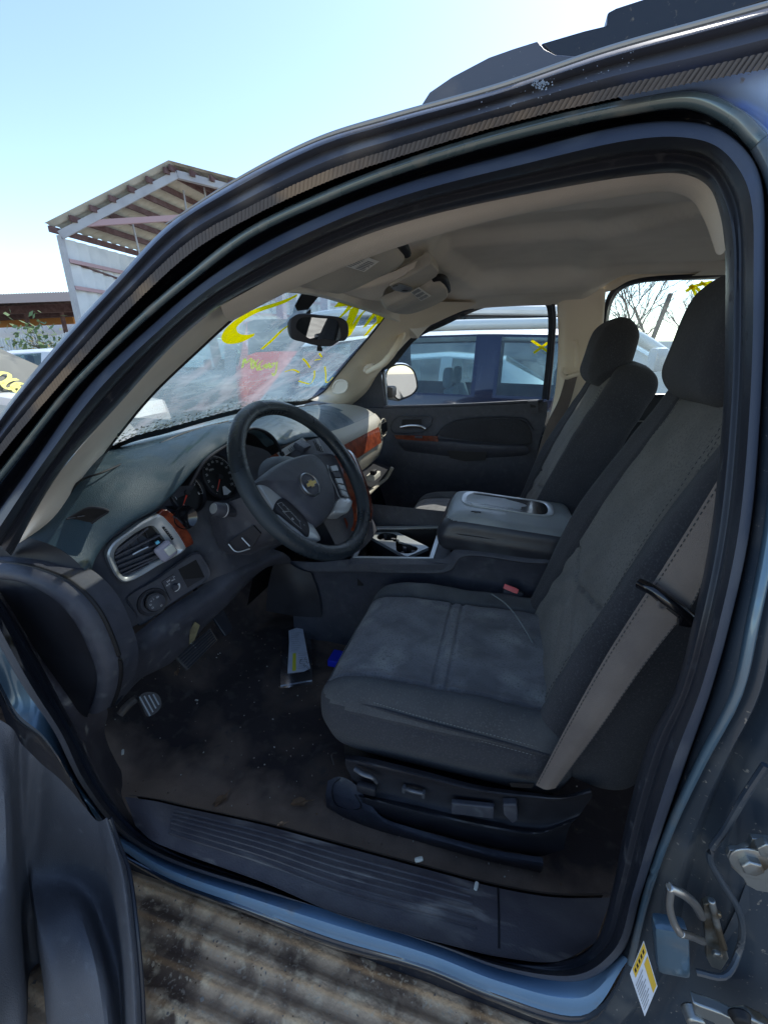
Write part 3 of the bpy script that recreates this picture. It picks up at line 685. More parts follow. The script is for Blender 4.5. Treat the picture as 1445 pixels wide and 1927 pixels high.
# the smaller pale line of writing, "MXG..." in chalk
for a in ([(145,770),(160,700),(180,735),(205,700),(215,775)], [(225,710),(265,790)], [(262,708),(222,780)], [(300,712),(275,740),(290,785),(315,760),(295,755)], [(320,740),(330,775),(345,735),(355,775)], [(360,740),(385,735),(370,765),(355,755)], [(405,725),(400,790),(385,830),(370,810)]):
    wline(m, [C1_(*p) for p in a], .0075, 'chalk')
m.build('writing', wsc, label='small pale green chalk writing')
# black drips at the top where the mirror foot sits + inspection marks
m = MB()
m.add([ws(*C1_(*p), .008) for p in [(620,165),(745,200),(690,270),(640,330),(560,340),(540,300)]], [[0, 1, 2, 3, 4, 5]], 'black', False)
m.build('mirror_foot', wsc)
for a, w_ in (([(560,280),(500,350),(415,425)], [.02, .014, .008]), ([(500,280),(440,330),(385,360)], [.014, .008, .003]), ([(430,370),(370,420),(295,480)], .002), ([(470,330),(420,380)], .003), ([(430,170),(370,230),(300,265)], .002), ([(420,200),(345,255)], .003), ([(780,215),(650,330)], .005)):
    wline(m, [C1_(*p) for p in a], w_, 'black', .007)
# pollen and leaf litter along the lower edge of the glass
m = MB(); random.seed(3)
base = cr([ws(*p) for p in [(196,842),(255,818),(320,802),(400,780),(450,768),(510,757),(574,753),(612,742)]], 160)
for i, p in enumerate(base):
    u = i/159; hgt = .055*(1-u)**.7+.018
    for k in range(int(9*(1-u*.5))):
        h = abs(random.gauss(0, .45))*hgt; q = p+V((.8, 0, .6))*h+V((random.uniform(-.004, .004), random.uniform(-.01, .01), 0))-WSN*.004
        s = random.uniform(.002, .007); a = V((random.uniform(-1, 1), random.uniform(-1, 1), 0)); a -= WSN*a.dot(WSN); a.normalize(); b = a.cross(WSN)
        m.add([q+a*s, q+b*s*.5, q-a*s, q-b*s*.5], [[0, 1, 2, 3]], 'cream' if random.random() < .8 else 'black', False)
m.build('leaf_litter', wsc)
m = MB()
m.grid([[p-WSN*.006+V((.8, 0, .6))*(-.03) for p in base], [p-WSN*.006+V((.8, 0, .6))*(.006+.006*random.random()) for p in base]], 'black', smooth=False)
m.build('black_border', wsc)
# ---------------------------------------------------------------- A pillar trims
m = MB()
ka = [(28,1045),(100,982),(162,905),(207,838),(286,741),(370,660),(430,605),(480,563),(530,531)]
kw = [ws(*p, .004) if i > 2 else W(p[0], p[1], y=(.225, .235, .34)[i]) for i, p in enumerate(ka)]
ko = [W(*p, y=yy) for p, yy in [((25,1046), .18), ((45,1003), .185), ((90,920), .20)]]+[at_y(p[0], p[1], lambda z: ybody(z)+.115) for p in [(150,843),(240,740),(332,642),(400,586),(450,555),(530,513)]]
km = [a.lerp(b, .45)+V((.012, -.012, .006)) for a, b in zip(ko, kw)]
m.loftk([ko, km, kw], 'beige_grey', k=8, nu=6)
m.build('pillar_trim', suv)
m = MB(); m.tube([p+V((.002, 0, 0)) for p in kw[1:]], .0035, 'black', n=6); m.build('glass_edge', suv)
def ps(px, py, o=0.): return at_y(px, py, lambda z: ypas(z)-o)
m = MB()
g1 = [ws(*p, .003) for p in [(742,570),(722,596),(700,625),(669,662),(634,704),(606,738),(580,752)]]
g2 = [ps(*p, .02) for p in [(905,570),(835,600),(782,628),(744,666),(714,700),(690,738),(662,762)]]
g3 = [a.lerp(b, .35)+V((.02, -.03, .0)) for a, b in zip(g1, g2)]; g4 = [a.lerp(b, .8)+V((.01, -.035, 0)) for a, b in zip(g1, g2)]
m.loftk([g1, g3, g4, g2], 'beige', k=8, nu=5)
apt = m.build('pillar_trim', suv)
m = MB(); m.tube([p+V((.004, -.004, 0)) for p in g1], .004, 'black', n=6); m.build('glass_edge', apt)
# tweeter and grab handle on it
m = MB()
ctr = V((-.275, 1.60, 1.375)); 
tw = [(626,733),(629,722),(636,716),(650,717),(654,723),(650,735),(638,740),(628,738)]
tq = [W(a, b, y=1.585) for a, b in tw]; cc = sum(tq, V())/8
m.tube(tq, .004, 'beige_grey', closed=True, n=8)
m.add([cc]+cr(tq, 24, True), [[0, i+1, (i+1) % 24+1] for i in range(24)], 'beige_grey'); m.build('speaker_grille', suv)
m = MB()
m.tube(Y([(692,700,1.60),(703,694,1.575),(722,683,1.565),(741,660,1.565),(752,640,1.575),(758,628,1.61)]), lambda t: .014+.006*math.sin(math.pi*t), 'beige', n=12, flat=.8)
m.tube(Y([(688,697,1.63),(692,690,1.61),(700,688,1.61),(704,696,1.60)]), .013, 'beige_grey', n=10)
m.build('grab_handle', suv)
# sail panel behind the mirror
m = MB(); m.prism([ps(*p, .012) for p in [(716,694),(727,766),(650,766),(662,758),(690,730)]], (0, -.01, 0), 'plastic'); m.build('mirror_sail', suv)
# ---------------------------------------------------------------- headliner
m = MB()
def hz(x, y):
    v = (y-1.02)/.76
    z = 1.775-.075*abs(v)**3.2
    xf = .03; z -= .13*math.exp(-max(0, x-xf)/.10)
    def sm(t): t = min(max(t, 0), 1); return t*t*(3-2*t)
    # raised central field: its rounded border gives the shadow line
    inside = sm((x-(.22+.14*abs(v)))/.05)*sm((.60-abs(v))/.09)
    z += .075*inside
    z -= .018*math.exp(-((abs(v)-.66)/.09)**2)*sm((x-.15)/.1)
    yb = 1.05-.35*sm((x-.60)/.45); z -= .034*sm((y-yb)/.05)*inside*sm((1.25-x)/.2)
    rear = sm((x-.62-.05*v)/.05); z -= .012*rear*sm((.6-abs(v))/.1)
    z += .085*sm((x-.70)/.16)*sm((v-.45)/.35)
    return z
rows = []
nx, ny = 150, 90
for i in range(nx+1):
    x = .0+1.5*(i/nx) if i < 110 else .0+1.1+(i-110)*.055
    rows.append([V((x-.03*math.cos((j/ny-.5)*3.0)+.02, .345+(1.735-.345)*j/ny, hz(x, .345+(1.735-.345)*j/ny))) for j in range(ny+1)])
m.grid(rows, 'headliner'); m.build('headliner', suv)
# light trim lip along the driver door top
m = MB()
ha = [k4[i] for i in range(4, 14)]
hb = [W(a, b, y=yy) for (a, b), yy in zip([(440,600),(545,545),(700,480),(800,447),(990,397),(1200,362),(1262,358),(1298,372),(1325,415),(1345,470)], [.37, .38, .375, .37, .37, .37, .37, .36, .34, .32])]
m.loftk([ha, [a.lerp(b, .5)+V((0, -.008, -.006)) for a, b in zip(ha, hb)], hb, [p+V((0, .03, .05)) for p in hb]], 'beige_grey', k=8, nu=4)
m.build('roof_trim', suv)
# ---------------------------------------------------------------- passenger side: header, B pillar trim, windows
m = MB()
he = [(742,572),(800,556),(860,543),(905,535),(960,528),(1040,530),(1100,528),(1150,520),(1190,508),(1365,490)]
hl = [(742,590),(835,596),(868,580),(905,568),(960,556),(1038,550),(1100,552),(1146,548),(1190,526),(1365,512)]
a_ = [W(x, y, y=1.70) for x, y in he]; b_ = [ps(x, y, .015) for x, y in hl]
m.loftk([a_, [p.lerp(q, .5)+V((0, -.012, -.004)) for p, q in zip(a_, b_)], b_], 'beige', k=8, nu=4); m.build('roof_trim', suv)
m = MB()
pl = [(1046,545),(1050,620),(1048,700),(1040,760),(1020,830)]; pr = [(1140,545),(1136,600),(1130,680),(1126,760),(1120,850)]
A_ = [ps(x, y, .01) for x, y in pl]; B_ = [ps(x, y, .01) for x, y in pr]
m.loftk([A_, [p.lerp(q, .15)+V((0, -.035, 0)) for p, q in zip(A_, B_)], [p.lerp(q, .6)+V((0, -.04, 0)) for p, q in zip(A_, B_)], [p.lerp(q, .95)+V((0, -.03, 0)) for p, q in zip(A_, B_)], B_], 'beige', k=8, nu=5)
bpt = m.build('pillar_trim', suv)
m = MB(); m.tube([p+V((0, -.048, 0)) for p in [ps(1078,640), ps(1082,655), ps(1082,690)]], .012, 'beige', n=8); m.build('belt_slider', bpt)
m = MB(); m.tube([W(a, b, y=1.74) for a, b in [(1058,690),(1056,702),(1064,710),(1080,706),(1096,702)]], .009, 'beige', n=8)
m.build('belt_guide', suv)
m = MB()
m.stroke([W(a, b, y=yy) for a, b, yy in [(1076,706,1.745),(1060,760,1.74),(1040,800,1.73),(1015,880,1.70)]], [.05, .055, .055, .055], 'webbing', (0.3, -1, .2)); m.build('seat_belt', suv)
# passenger window frame + pane
fw = [(718,766),(711,730),(712,700),(731,681),(777,629),(829,604),(906,573),(978,558),(1022,556),(1038,566),(1043,590),(1040,660),(1031,752)]
m = MB(); F3 = [ps(*p, .005) for p in fw]
m.loftk([F3, [p+V((0, .03, 0)) for p in F3], [ps(p[0]+(8 if p[0] < 900 else -12 if p[0] > 1010 else 0), p[1]+(8 if p[1] < 700 else 0), -.03) for p in fw]], 'rubber', k=6, nu=2)
m.tube(F3, .007, 'rubber', n=8); pwf = m.build('window_frame', suv)
m = MB(); m.grid([[ps(a, 775, -.03) for a in (700, 800, 900, 1040)], [V((ps(a, 600, -.03).x, ypas(1.8)+.03, 1.80)) for a in (700, 800, 900, 1040)]], 'glass_clear'); m.build('pane', pwf)
fr = [(1133,760),(1134,680),(1137,600),(1144,565),(1158,542),(1190,528),(1280,520),(1420,510)]
m = MB(); F4 = [ps(*p, .005) for p in fr]; m.tube(F4, .010, 'rubber', n=8)
m.loftk([F4, [ps(p[0]+8, p[1]+6, -.03) for p in fr]], 'rubber', k=6, nu=2); rwf = m.build('window_frame', suv)
m = MB(); m.grid([[ps(a, 765, -.03) for a in (1130, 1250, 1400, 1520)], [V((ps(a, 530, -.03).x, ypas(1.82)+.03, 1.82)) for a in (1130, 1250, 1400, 1520)]], 'glass_rear'); m.build('pane', rwf)
# yellow scribble on the rear pane
m = MB()
for a in ([(1290,548),(1305,540),(1322,552)], [(1300,535),(1312,560)], [(1318,530),(1330,538)], [(1296,540),(1340,530)]):
    m.stroke([ps(x, y, -.024) for x, y in a], .012, 'yellow', (0, -1, .3))
m.build('writing', rwf)
# rear door card (passenger side)
m = MB()
m.prism([ps(a, b, .02) for a, b in [(1120,745),(1420,740),(1420,1000),(1080,1000)]], (0, .02, 0), 'plastic_dark'); m.build('rear_door', suv)
m = MB(); m.tube([ps(a, b, .03) for a, b in [(1180,793),(1226,792)]], .003, 'chrome_dull', n=6); m.build('door_handle', suv)
m = MB(); m.tube([ps(a, b, .03) for a, b in [(1120,746),(1250,744),(1420,738)]], .008, 'rubber', n=8); m.build('belt_strip', suv)
m = MB(); m.tube(Y([(1282,505,1.62),(1290,492,1.60),(1310,485,1.60),(1380,478,1.60)]), .012, 'beige_grey', n=10); m.build('grab_handle', suv)
# rear closing geometry: second row bench, tailgate, far rear pillars
m = MB(); m.soft((.10, .62, .34), .06, (4, 20, 14), 'fabric', c=(1.82, 1.05, 1.12), R=Matrix.Rotation(math.radians(18), 3, 'Y')); m.soft((.26, .62, .10), .06, (8, 20, 4), 'fabric', c=(1.55, 1.05, .80)); m.build('rear_bench', suv)
m = MB(); m.grid([[V((3.3, y, z)) for y in (.1, 2)] for z in (.5, 1.25)], 'beige_grey'); m.grid([[V((x, y, 1.80)) for y in (.25, 1.80)] for x in (1.1, 3.35)], 'headliner')
m.grid([[V((x, .14, z)) for x in (.80, 3.3)] for z in (.5, 1.28)], 'plastic_dark'); m.build('cargo_trim', suv)
for x0 in (1.90, 2.9): m = MB(); m.prism([V((x0, 1.86, 1.28)), V((x0+.14, 1.86, 1.28)), V((x0+.20, 1.70, 1.84)), V((x0+.06, 1.70, 1.84))], (0, -.03, 0), 'beige'); m.build('rear_pillar', suv)
# driver B pillar inner trim (behind the seat)
m = MB(); m.grid([[V((.80, .15, z)), V((.98, .17, z))] if z < 1.3 else [V((.76, .15+.3*(z-1.3), z)), V((.95, .17+.3*(z-1.3), z))] for z in (.55, .9, 1.3, 1.75)], 'plastic_dark'); m.build('pillar_trim', suv)
# ---------------------------------------------------------------- sun visors, overhead console
VP = V((.03, .5, 1.652)); VN = V((-.33, .02, 1)).normalized()
def vp(px, py, o=0): return at_plane(px, py, VP-VN*o, VN)
C2 = lambda x, y: (400+x*.3322, 440+y*.3322)
def visor(poly, lab, stub, name='sun_visor'):
    m = MB(); P = cr([vp(*C2(*p), .004) for p in poly], 60, True); c = sum(P, V())/len(P)
    inn = [p+(c-p)*.04-VN*.012 for p in P]; inn2 = [p+(c-p)*.10-VN*.017 for p in P]
    m.grid([[p+VN*.012 for p in P], P, inn, inn2], 'visor', closev=True); m.add(inn2, [list(range(60))], 'visor')
    o = m.build(name, suv); m = MB()
    L4 = [vp(*C2(*p), .024) for p in lab]; m.add(L4, [[0, 1, 2, 3]], 'label_pale', False)
    for i in range(7):
        a = L4[0].lerp(L4[3], .12+i*.11); b = L4[1].lerp(L4[2], .12+i*.11)
        for s0_, s1_ in ((.05, .30), (.36, .62), (.68, .95)):
            m.stroke([a.lerp(b, s0_)-VN*.0006, a.lerp(b, s1_-.06*random.random())-VN*.0006], .0022, 'ink_grey', VN, raw=True)
    m.build('label', o)
    m = MB(); m.tube([vp(*C2(*p), .006) for p in stub], .012, 'black', n=10, flat=.8); m.build('pivot', o)
visor([(440,245),(560,190),(700,120),(880,30),(1000,20),(1060,60),(1088,110),(1040,150),(900,225),(760,290),(700,305),(560,275)], [(650,152),(860,215),(945,155),(780,95)], [(985,20),(1040,30),(1085,85),(1095,110)])
visor([(960,385),(1050,340),(1160,290),(1240,255),(1290,250),(1335,310),(1320,340),(1230,390),(1110,430)], [(1120,330),(1180,380),(1240,350),(1170,300)], [(1255,250),(1290,245),(1320,280),(1328,320)])
m = MB()
def op(p, o=0): return at_plane(*C2(*p), V((.06, 1, 1.664))-V((0, 0, o)), VN)
m.loft([[op(p, .0) for p in [(660,310),(760,345),(880,372),(960,380)]], [op(p, .014) for p in [(700,325),(800,330),(900,325),(990,300)]], [op(p, .016) for p in [(760,310),(900,290),(1040,240),(1170,165)]], [op(p, .006) for p in [(800,290),(900,260),(1030,210),(1160,150)]]], 'beige_grey', nv=24, nu=12)
m.build('roof_console', suv)
m = MB()
lampq = [op(p, .022) for p in [(1000,298),(1180,205),(1240,165),(1285,215),(1270,240),(1130,330)]]
m.prism(lampq, VN*.03, 'visor'); lamp = m.build('map_lamp', suv, bevel=.004)
m = MB(); lq2 = [op(p, .0245) for p in [(1010,300),(1060,278),(1130,300),(1122,322),(1080,328),(1020,312)]]
m.prism(lq2, -VN*.002, 'silver_light'); m.stroke([op(p, .028) for p in [(1020,298),(1050,290)]], .006, 'black', VN, raw=True); m.stroke([op(p, .028) for p in [(1075,320),(1105,322)]], .006, 'black', VN, raw=True)
m.build('switch', lamp)
# dirty thumb marks on the roof lining edge
# ---------------------------------------------------------------- mirror
mt = V((.735, .678, 0)).normalized(); MN = V((mt.y, -mt.x, -.12)).normalized(); MP = CAM+(V((-.129, 1.015, 1.59))-CAM)*.83
def mp(px, py, o=0): return at_plane(px, py, MP+MN*o, MN)
mo = cr([mp(*C1_(*p)) for p in [(500,400),(530,368),(600,360),(750,372),(890,392),(938,430),(945,520),(920,562),(870,572),(820,605),(700,600),(600,575),(525,552),(500,510)]], 70, True); c = sum(mo, V())/70
m = MB(); m.grid([[p+(c-p)*.25-MN*.035 for p in mo], [p-MN*.012 for p in mo], mo, [p+(c-p)*.05+MN*.004 for p in mo]], 'plastic_dark', closev=True)
m.add([p+(c-p)*.05+MN*.004 for p in mo], [list(range(70))], 'plastic_dark'); m.add([p+(c-p)*.25-MN*.035 for p in mo], [list(range(70))], 'plastic_dark')
m.tube([mp(*C1_(725,600), .003), mp(*C1_(728,640), .003)], .006, 'black', n=8); m.stroke([mp(*C1_(708,628), .01), mp(*C1_(750,632), .01)], .010, 'black', MN, raw=True)
m.tube([mp(*C1_(600,330), -.03), mp(*C1_(620,310), -.02), mp(*C1_(645,330), -.02), mp(*C1_(640,365), -.02)], .006, 'black', n=8)
m.tube([mp(*C1_(560,380), -.03), mp(*C1_(580,300), -.04), mp(*C1_(620,230), -.05)], .013, 'black', n=8)
rm = m.build('rear_view_mirror', suv)
m = MB(); gq = cr([mp(*C1_(*p), .0055) for p in [(553,470),(572,405),(620,388),(740,396),(850,406),(872,430),(880,555),(780,555),(650,548),(600,510)]], 50, True); m.add(gq, [list(range(50))], 'mirror', False); m.build('mirror_glass', rm)
# ---------------------------------------------------------------- dashboard
ST = {  # station y: top pad profile from glass to brow (x, z)
 .19: [(-.56, 1.15), (-.50, 1.158), (-.447, 1.157), (-.36, 1.147), (-.316, 1.127), (-.283, 1.085)],
 .245: [(-.56, 1.20), (-.48, 1.205), (-.42, 1.20), (-.36, 1.185), (-.325, 1.155), (-.312, 1.118)],
 .31: [(-.56, 1.25), (-.46, 1.252), (-.40, 1.248), (-.34, 1.225), (-.300, 1.19), (-.284, 1.165)],
 .38: [(-.56, 1.262), (-.46, 1.264), (-.40, 1.262), (-.33, 1.240), (-.285, 1.205), (-.270, 1.170)],
 .45: [(-.56, 1.266), (-.46, 1.268), (-.40, 1.270), (-.33, 1.264), (-.275, 1.240), (-.255, 1.212)],
 .52: [(-.56, 1.268), (-.46, 1.272), (-.40, 1.276), (-.33, 1.285), (-.270, 1.277), (-.245, 1.255)],
 .60: [(-.56, 1.268), (-.46, 1.274), (-.40, 1.284), (-.33, 1.308), (-.265, 1.305), (-.230, 1.282)],
 .66: [(-.56, 1.268), (-.46, 1.274), (-.40, 1.288), (-.33, 1.318), (-.26, 1.325), (-.200, 1.314)],
 .72: [(-.56, 1.268), (-.46, 1.274), (-.40, 1.286), (-.33, 1.312), (-.25, 1.316), (-.186, 1.298)],
 .78: [(-.56, 1.268), (-.46, 1.274), (-.40, 1.282), (-.33, 1.296), (-.25, 1.286), (-.186, 1.252)],
 .84: [(-.56, 1.268), (-.46, 1.276), (-.40, 1.282), (-.33, 1.286), (-.25, 1.272), (-.180, 1.240)],
 .92: [(-.56, 1.268), (-.46, 1.278), (-.40, 1.285), (-.33, 1.288), (-.25, 1.282), (-.162, 1.252)],
 1.02: [(-.56, 1.268), (-.46, 1.280), (-.40, 1.288), (-.33, 1.294), (-.25, 1.290), (-.145, 1.235)],
 1.15: [(-.56, 1.268), (-.46, 1.282), (-.40, 1.290), (-.33, 1.296), (-.25, 1.292), (-.145, 1.225)],
 1.35: [(-.56, 1.268), (-.46, 1.282), (-.40, 1.290), (-.33, 1.296), (-.25, 1.292), (-.145, 1.228)],
 1.55: [(-.52, 1.26), (-.44, 1.275), (-.38, 1.285), (-.31, 1.290), (-.23, 1.286), (-.135, 1.228)],
 1.68: [(-.47, 1.25), (-.40, 1.262), (-.35, 1.270), (-.28, 1.276), (-.205, 1.270), (-.130, 1.222)],
 1.77: [(-.44, 1.22), (-.38, 1.235), (-.33, 1.242), (-.27, 1.245), (-.21, 1.240), (-.155, 1.205)],
}
ys_ = sorted(ST)
m = MB()
rows = [[V((x, y, z)) for x, z in ST[y]] for y in ys_]
rows = [r+[r[-1]+V((-.012, 0, -.010)), r[-1]+V((-.035, 0, -.014))] for r in rows]
rows = [crk(r, 5) for r in rows]; Cc = [crk([r[j] for r in rows], 5) for j in range(len(rows[0]))]
GR = relax([[Cc[j][i] for j in range(len(Cc))] for i in range(len(Cc[0]))], 14)
m.grid(GR, 'plastic_blue')
dash = m.build('dashboard', suv)
dash.data.materials.append(M['plastic_sun_patch'])
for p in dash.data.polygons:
    if p.center.y > 1.40-.5*(p.center.x+.20): p.material_index = 1  # passenger end of the pad gets the painted sun patch
m = MB(); m.tube(Y([(115,957,.26),(150,905,.30),(190,890,.335),(240,868,.43),(290,847,.54),(330,830,.64)]), .0022, 'black', n=6); m.tube([V((-.40, .70, 1.290)), V((-.405, .95, 1.289)), V((-.40, 1.3, 1.292)), V((-.37, 1.6, 1.285))], .0022, 'black', n=6); m.build('seam', dash)
m = MB(); m.tube([W(a, b, y=yy)+V((0, 0, .002)) for a, b, yy in [(302,835,.56),(340,818,.65),(390,803,.78),(430,793,.88)]], .004, 'black', n=6, flat=.5); m.build('defroster_slot', dash)
# end wrap of the dash + lower apron
m = MB()
e0 = [V((x, .19, z)) for x, z in ST[.19]]
ends = [W(a, b, y=.2) for a, b in [(180,1086),(216,1136),(245,1186),(252,1203)]]
E0 = [e0[0], e0[2], e0[3], e0[4]]+ends
E1 = [V((p.x-.01, .175, p.z-.03)) for p in E0]; E2 = [V((min(p.x, -.26)-.02, .17, .80)) for p in E0]
m.loftk([E0, E1, E2], 'plastic_dark', k=6, nu=5); m.build('end_panel', dash)
# face of the dash behind bezel, switches and cluster
def face(y):  # x of the face at height z
    pass
m = MB()
fr_ = []
for y, pts in [(.20, [(-.290, 1.085), (-.262, 1.04), (-.232, .985), (-.220, .948), (-.216, .93)]),
               (.24, [(-.316, 1.120), (-.300, 1.07), (-.275, 1.00), (-.262, .95), (-.256, .93)]),
               (.28, [(-.312, 1.150), (-.300, 1.09), (-.278, 1.02), (-.262, .96), (-.256, .93)]),
               (.34, [(-.292, 1.180), (-.283, 1.12), (-.262, 1.04), (-.250, .97), (-.245, .93)]),
               (.40, [(-.275, 1.190), (-.268, 1.12), (-.250, 1.04), (-.238, .97), (-.236, .93)]),
               (.46, [(-.268, 1.212), (-.262, 1.14), (-.245, 1.06), (-.226, .99), (-.222, .93)]),
               (.52, [(-.300, 1.235), (-.290, 1.15), (-.252, 1.07), (-.225, 1.00), (-.210, .935)]),
               (.60, [(-.320, 1.270), (-.300, 1.17), (-.255, 1.08), (-.225, 1.00), (-.198, .93)]),
               (.68, [(-.320, 1.290), (-.300, 1.18), (-.250, 1.08), (-.215, 1.00), (-.185, .93)]),
               (.76, [(-.310, 1.275), (-.295, 1.17), (-.245, 1.08), (-.205, 1.00), (-.170, .93)]),
               (.80, [(-.215, 1.235), (-.205, 1.17), (-.190, 1.08), (-.170, 1.00), (-.150, .93)]),
               (.84, [(-.20, 1.228), (-.190, 1.17), (-.165, 1.08), (-.140, 1.00), (-.12, .93)])]:
    fr_.append([V((x-(.030 if y < .50 else 0), y, z-(.008 if y < .3 else 0))) for x, z in pts])
m.loftk(fr_, 'plastic', k=6, nu=6)
m.build('face_panel', dash)
def fp(px, py, o=0.):
    """point on the left face of the dash (vent / switches)"""
    return at_plane(px, py, V((-.262, .36, 1.06))+FN*o, FN)
A_f = W(203, 1040, y=.27); B_f = W(355, 1030, y=.42); C_f = W(262, 1180, y=.28)
FN = (B_f-A_f).cross(C_f-A_f).normalized()
if FN.x < 0: FN = -FN
def fp(px, py, o=0.): return at_plane(px, py, A_f+FN*o, FN)
C9 = lambda x, y: (180+x*.2076, 860+y*.2076)
# silver vent bezel
m = MB()
bo = cr([fp(*C9(*p), .010) for p in [(560,520),(420,590),(280,690),(150,790),(105,880),(130,980),(200,1100),(250,1135),(330,1120),(560,990),(820,820),(760,690),(660,560),(600,500)]], 70, True)
bi = cr([fp(*C9(*p), .004) for p in [(490,625),(400,665),(290,740),(190,830),(168,900),(190,980),(230,1060),(280,1080),(360,1050),(500,970),(700,850),(620,740),(560,660),(530,630)]], 70, True)
c = sum(bo, V())/70
m.grid([[p-FN*.02 for p in bo], bo, [a.lerp(b, .25)+FN*.004 for a, b in zip(bo, bi)], [a.lerp(b, .85)+FN*.003 for a, b in zip(bo, bi)], bi, [p-FN*.03 for p in bi]], 'silver', closev=True)
vt = m.build('air_vent', dash)
m = MB(); m.add([p-FN*.026 for p in bi], [list(range(70))], 'black', False)
for a, b in [((170,880),(470,640)), ((170,905),(590,700)), ((180,950),(640,750)), ((195,990),(640,810)), ((215,1030),(620,865)), ((235,1065),(560,905)), ((175,850),(380,700)), ((250,1080),(480,975))]:
    m.bar(fp(*C9(*a), -.004), fp(*C9(*b), -.004), .004, .010, 'plastic', up=FN)
for a, b in [((230,810),(300,1060)), ((300,760),(390,1030)), ((370,710),(480,970)), ((440,660),(560,910))]:
    m.bar(fp(*C9(*a), -.016), fp(*C9(*b), -.016), .0015, .006, 'plastic_dark', up=FN)
m.tube([fp(*C9(*p), .003) for p in [(335,885),(400,850),(475,815)]], .0028, 'chrome_dull', n=8)
m.build('louvre', vt)
m = MB(); m.add([fp(*C9(*p), .0145) for p in [(600,640),(620,628),(710,740),(690,758)]], [[0, 1, 2, 3]], 'black', False)
for i in range(6):
    t = .15+i*.14; a = (610+95*t, 636+112*t); m.stroke([fp(*C9(a[0]-2, a[1]), .0155), fp(*C9(a[0]+12, a[1]-4), .0155)], .0016, 'silver_light', FN, raw=True)
m.build('thumbwheel', vt)
m = MB()
wo = [fp(*C9(*p), .0125) for p in [(565,518),(610,478),(650,480),(700,520),(790,610),(860,700),(890,770),(885,790),(820,826),(760,720),(690,620),(620,550)]]
m.prism(wo, -FN*.015, 'burl'); m.build('wood_trim', dash, bevel=.002)
# switch panel
m = MB()
so = cr([fp(*C9(*p), .004) for p in [(268,1290),(290,1260),(560,1100),(900,870),(940,868),(990,930),(1040,1020),(1040,1070),(1000,1120),(700,1320),(390,1530),(350,1430)]], 80, True); c = sum(so, V())/80
m.grid([[p-FN*.008 for p in so], so, [p+(c-p)*.03+FN*.003 for p in so], [p+(c-p)*.06+FN*.0 for p in so]], 'plastic', closev=True); m.add([p+(c-p)*.06 for p in so], [list(range(80))], 'plastic', False)
sp = m.build('switch_panel', dash)
m = MB(); m.prism([fp(*C9(*p), .0052) for p in [(750,1020),(910,932),(990,1090),(835,1185)]], -FN*.003, 'black')
m.prism([fp(*C9(*p), .0056) for p in [(800,1110),(985,1090),(835,1185)]], FN*.0004, 'plastic_dark'); m.build('storage_slot', sp)
fx = (fp(360, 1040)-fp(260, 1105)).normalized(); fy = FN.cross(fx).normalized()
if fy.z < 0: fy = -fy
m = MB(); kc = fp(*C9(528, 1305), .004)
m.lathe([(.024, -.002), (.0245, .003), (.0245, .004)], kc, FN, 'plastic_dark', n=36, cap=False)
m.lathe([(.0225, .003), (.021, .012), (.0205, .014), (.018, .014)], kc, FN, 'chrome', n=36, cap=False)
m.lathe([(.0205, .0135), (.0200, .016), (.018, .017), (.0, .017)], kc, FN, 'plastic', n=36, cap=False)
m.lathe([(.034, 0), (.033, .004), (.026, .002)], kc+fx*-.004, FN, 'plastic_dark', n=36, cap=False)
kn = m.build('light_switch', sp); m = MB()
for a, t in ((200, 'O'), (160, 'D'), (125, '='), (95, '|'), (55, 'ID'), (-70, 'O')):
    r_ = .0135; text_mb(m, t, kc+FN*.0175+fx*(r_*math.cos(math.radians(a)))+fy*(r_*math.sin(math.radians(a))), fx, fy, .0062, 'white_ink')
m.build('symbols', kn)
m = MB(); kc2 = fp(*C9(712, 1178), .004)
m.lathe([(.0085, 0), (.008, .008), (.006, .011), (0, .011)], kc2, FN, 'plastic', n=20, cap=False)
m.stroke([kc2+FN*.002+fx*(.0115*math.cos(math.radians(a)))+fy*(.0115*math.sin(math.radians(a))) for a in range(-115, 25, 14)], [.001, .004, .005], 'white_ink', FN)
for t, u, v_, s_ in (('4HI', .006, .017, .0058), ('2HI', -.004, .0215, .0058), ('4LO', -.009, .014, .0058), ('N', .011, .023, .005)): text_mb(m, t, kc2+FN*.001+fx*u+fy*v_, fx, fy, s_, 'white_ink')
m.tube([fp(*C9(*p), .005) for p in [(600,1135),(680,1300)]], .0008, 'black', n=5); m.tube([fp(*C9(*p), .005) for p in [(600,1130),(710,1060)]], .0008, 'black', n=5)
m.build('drive_switch', sp)
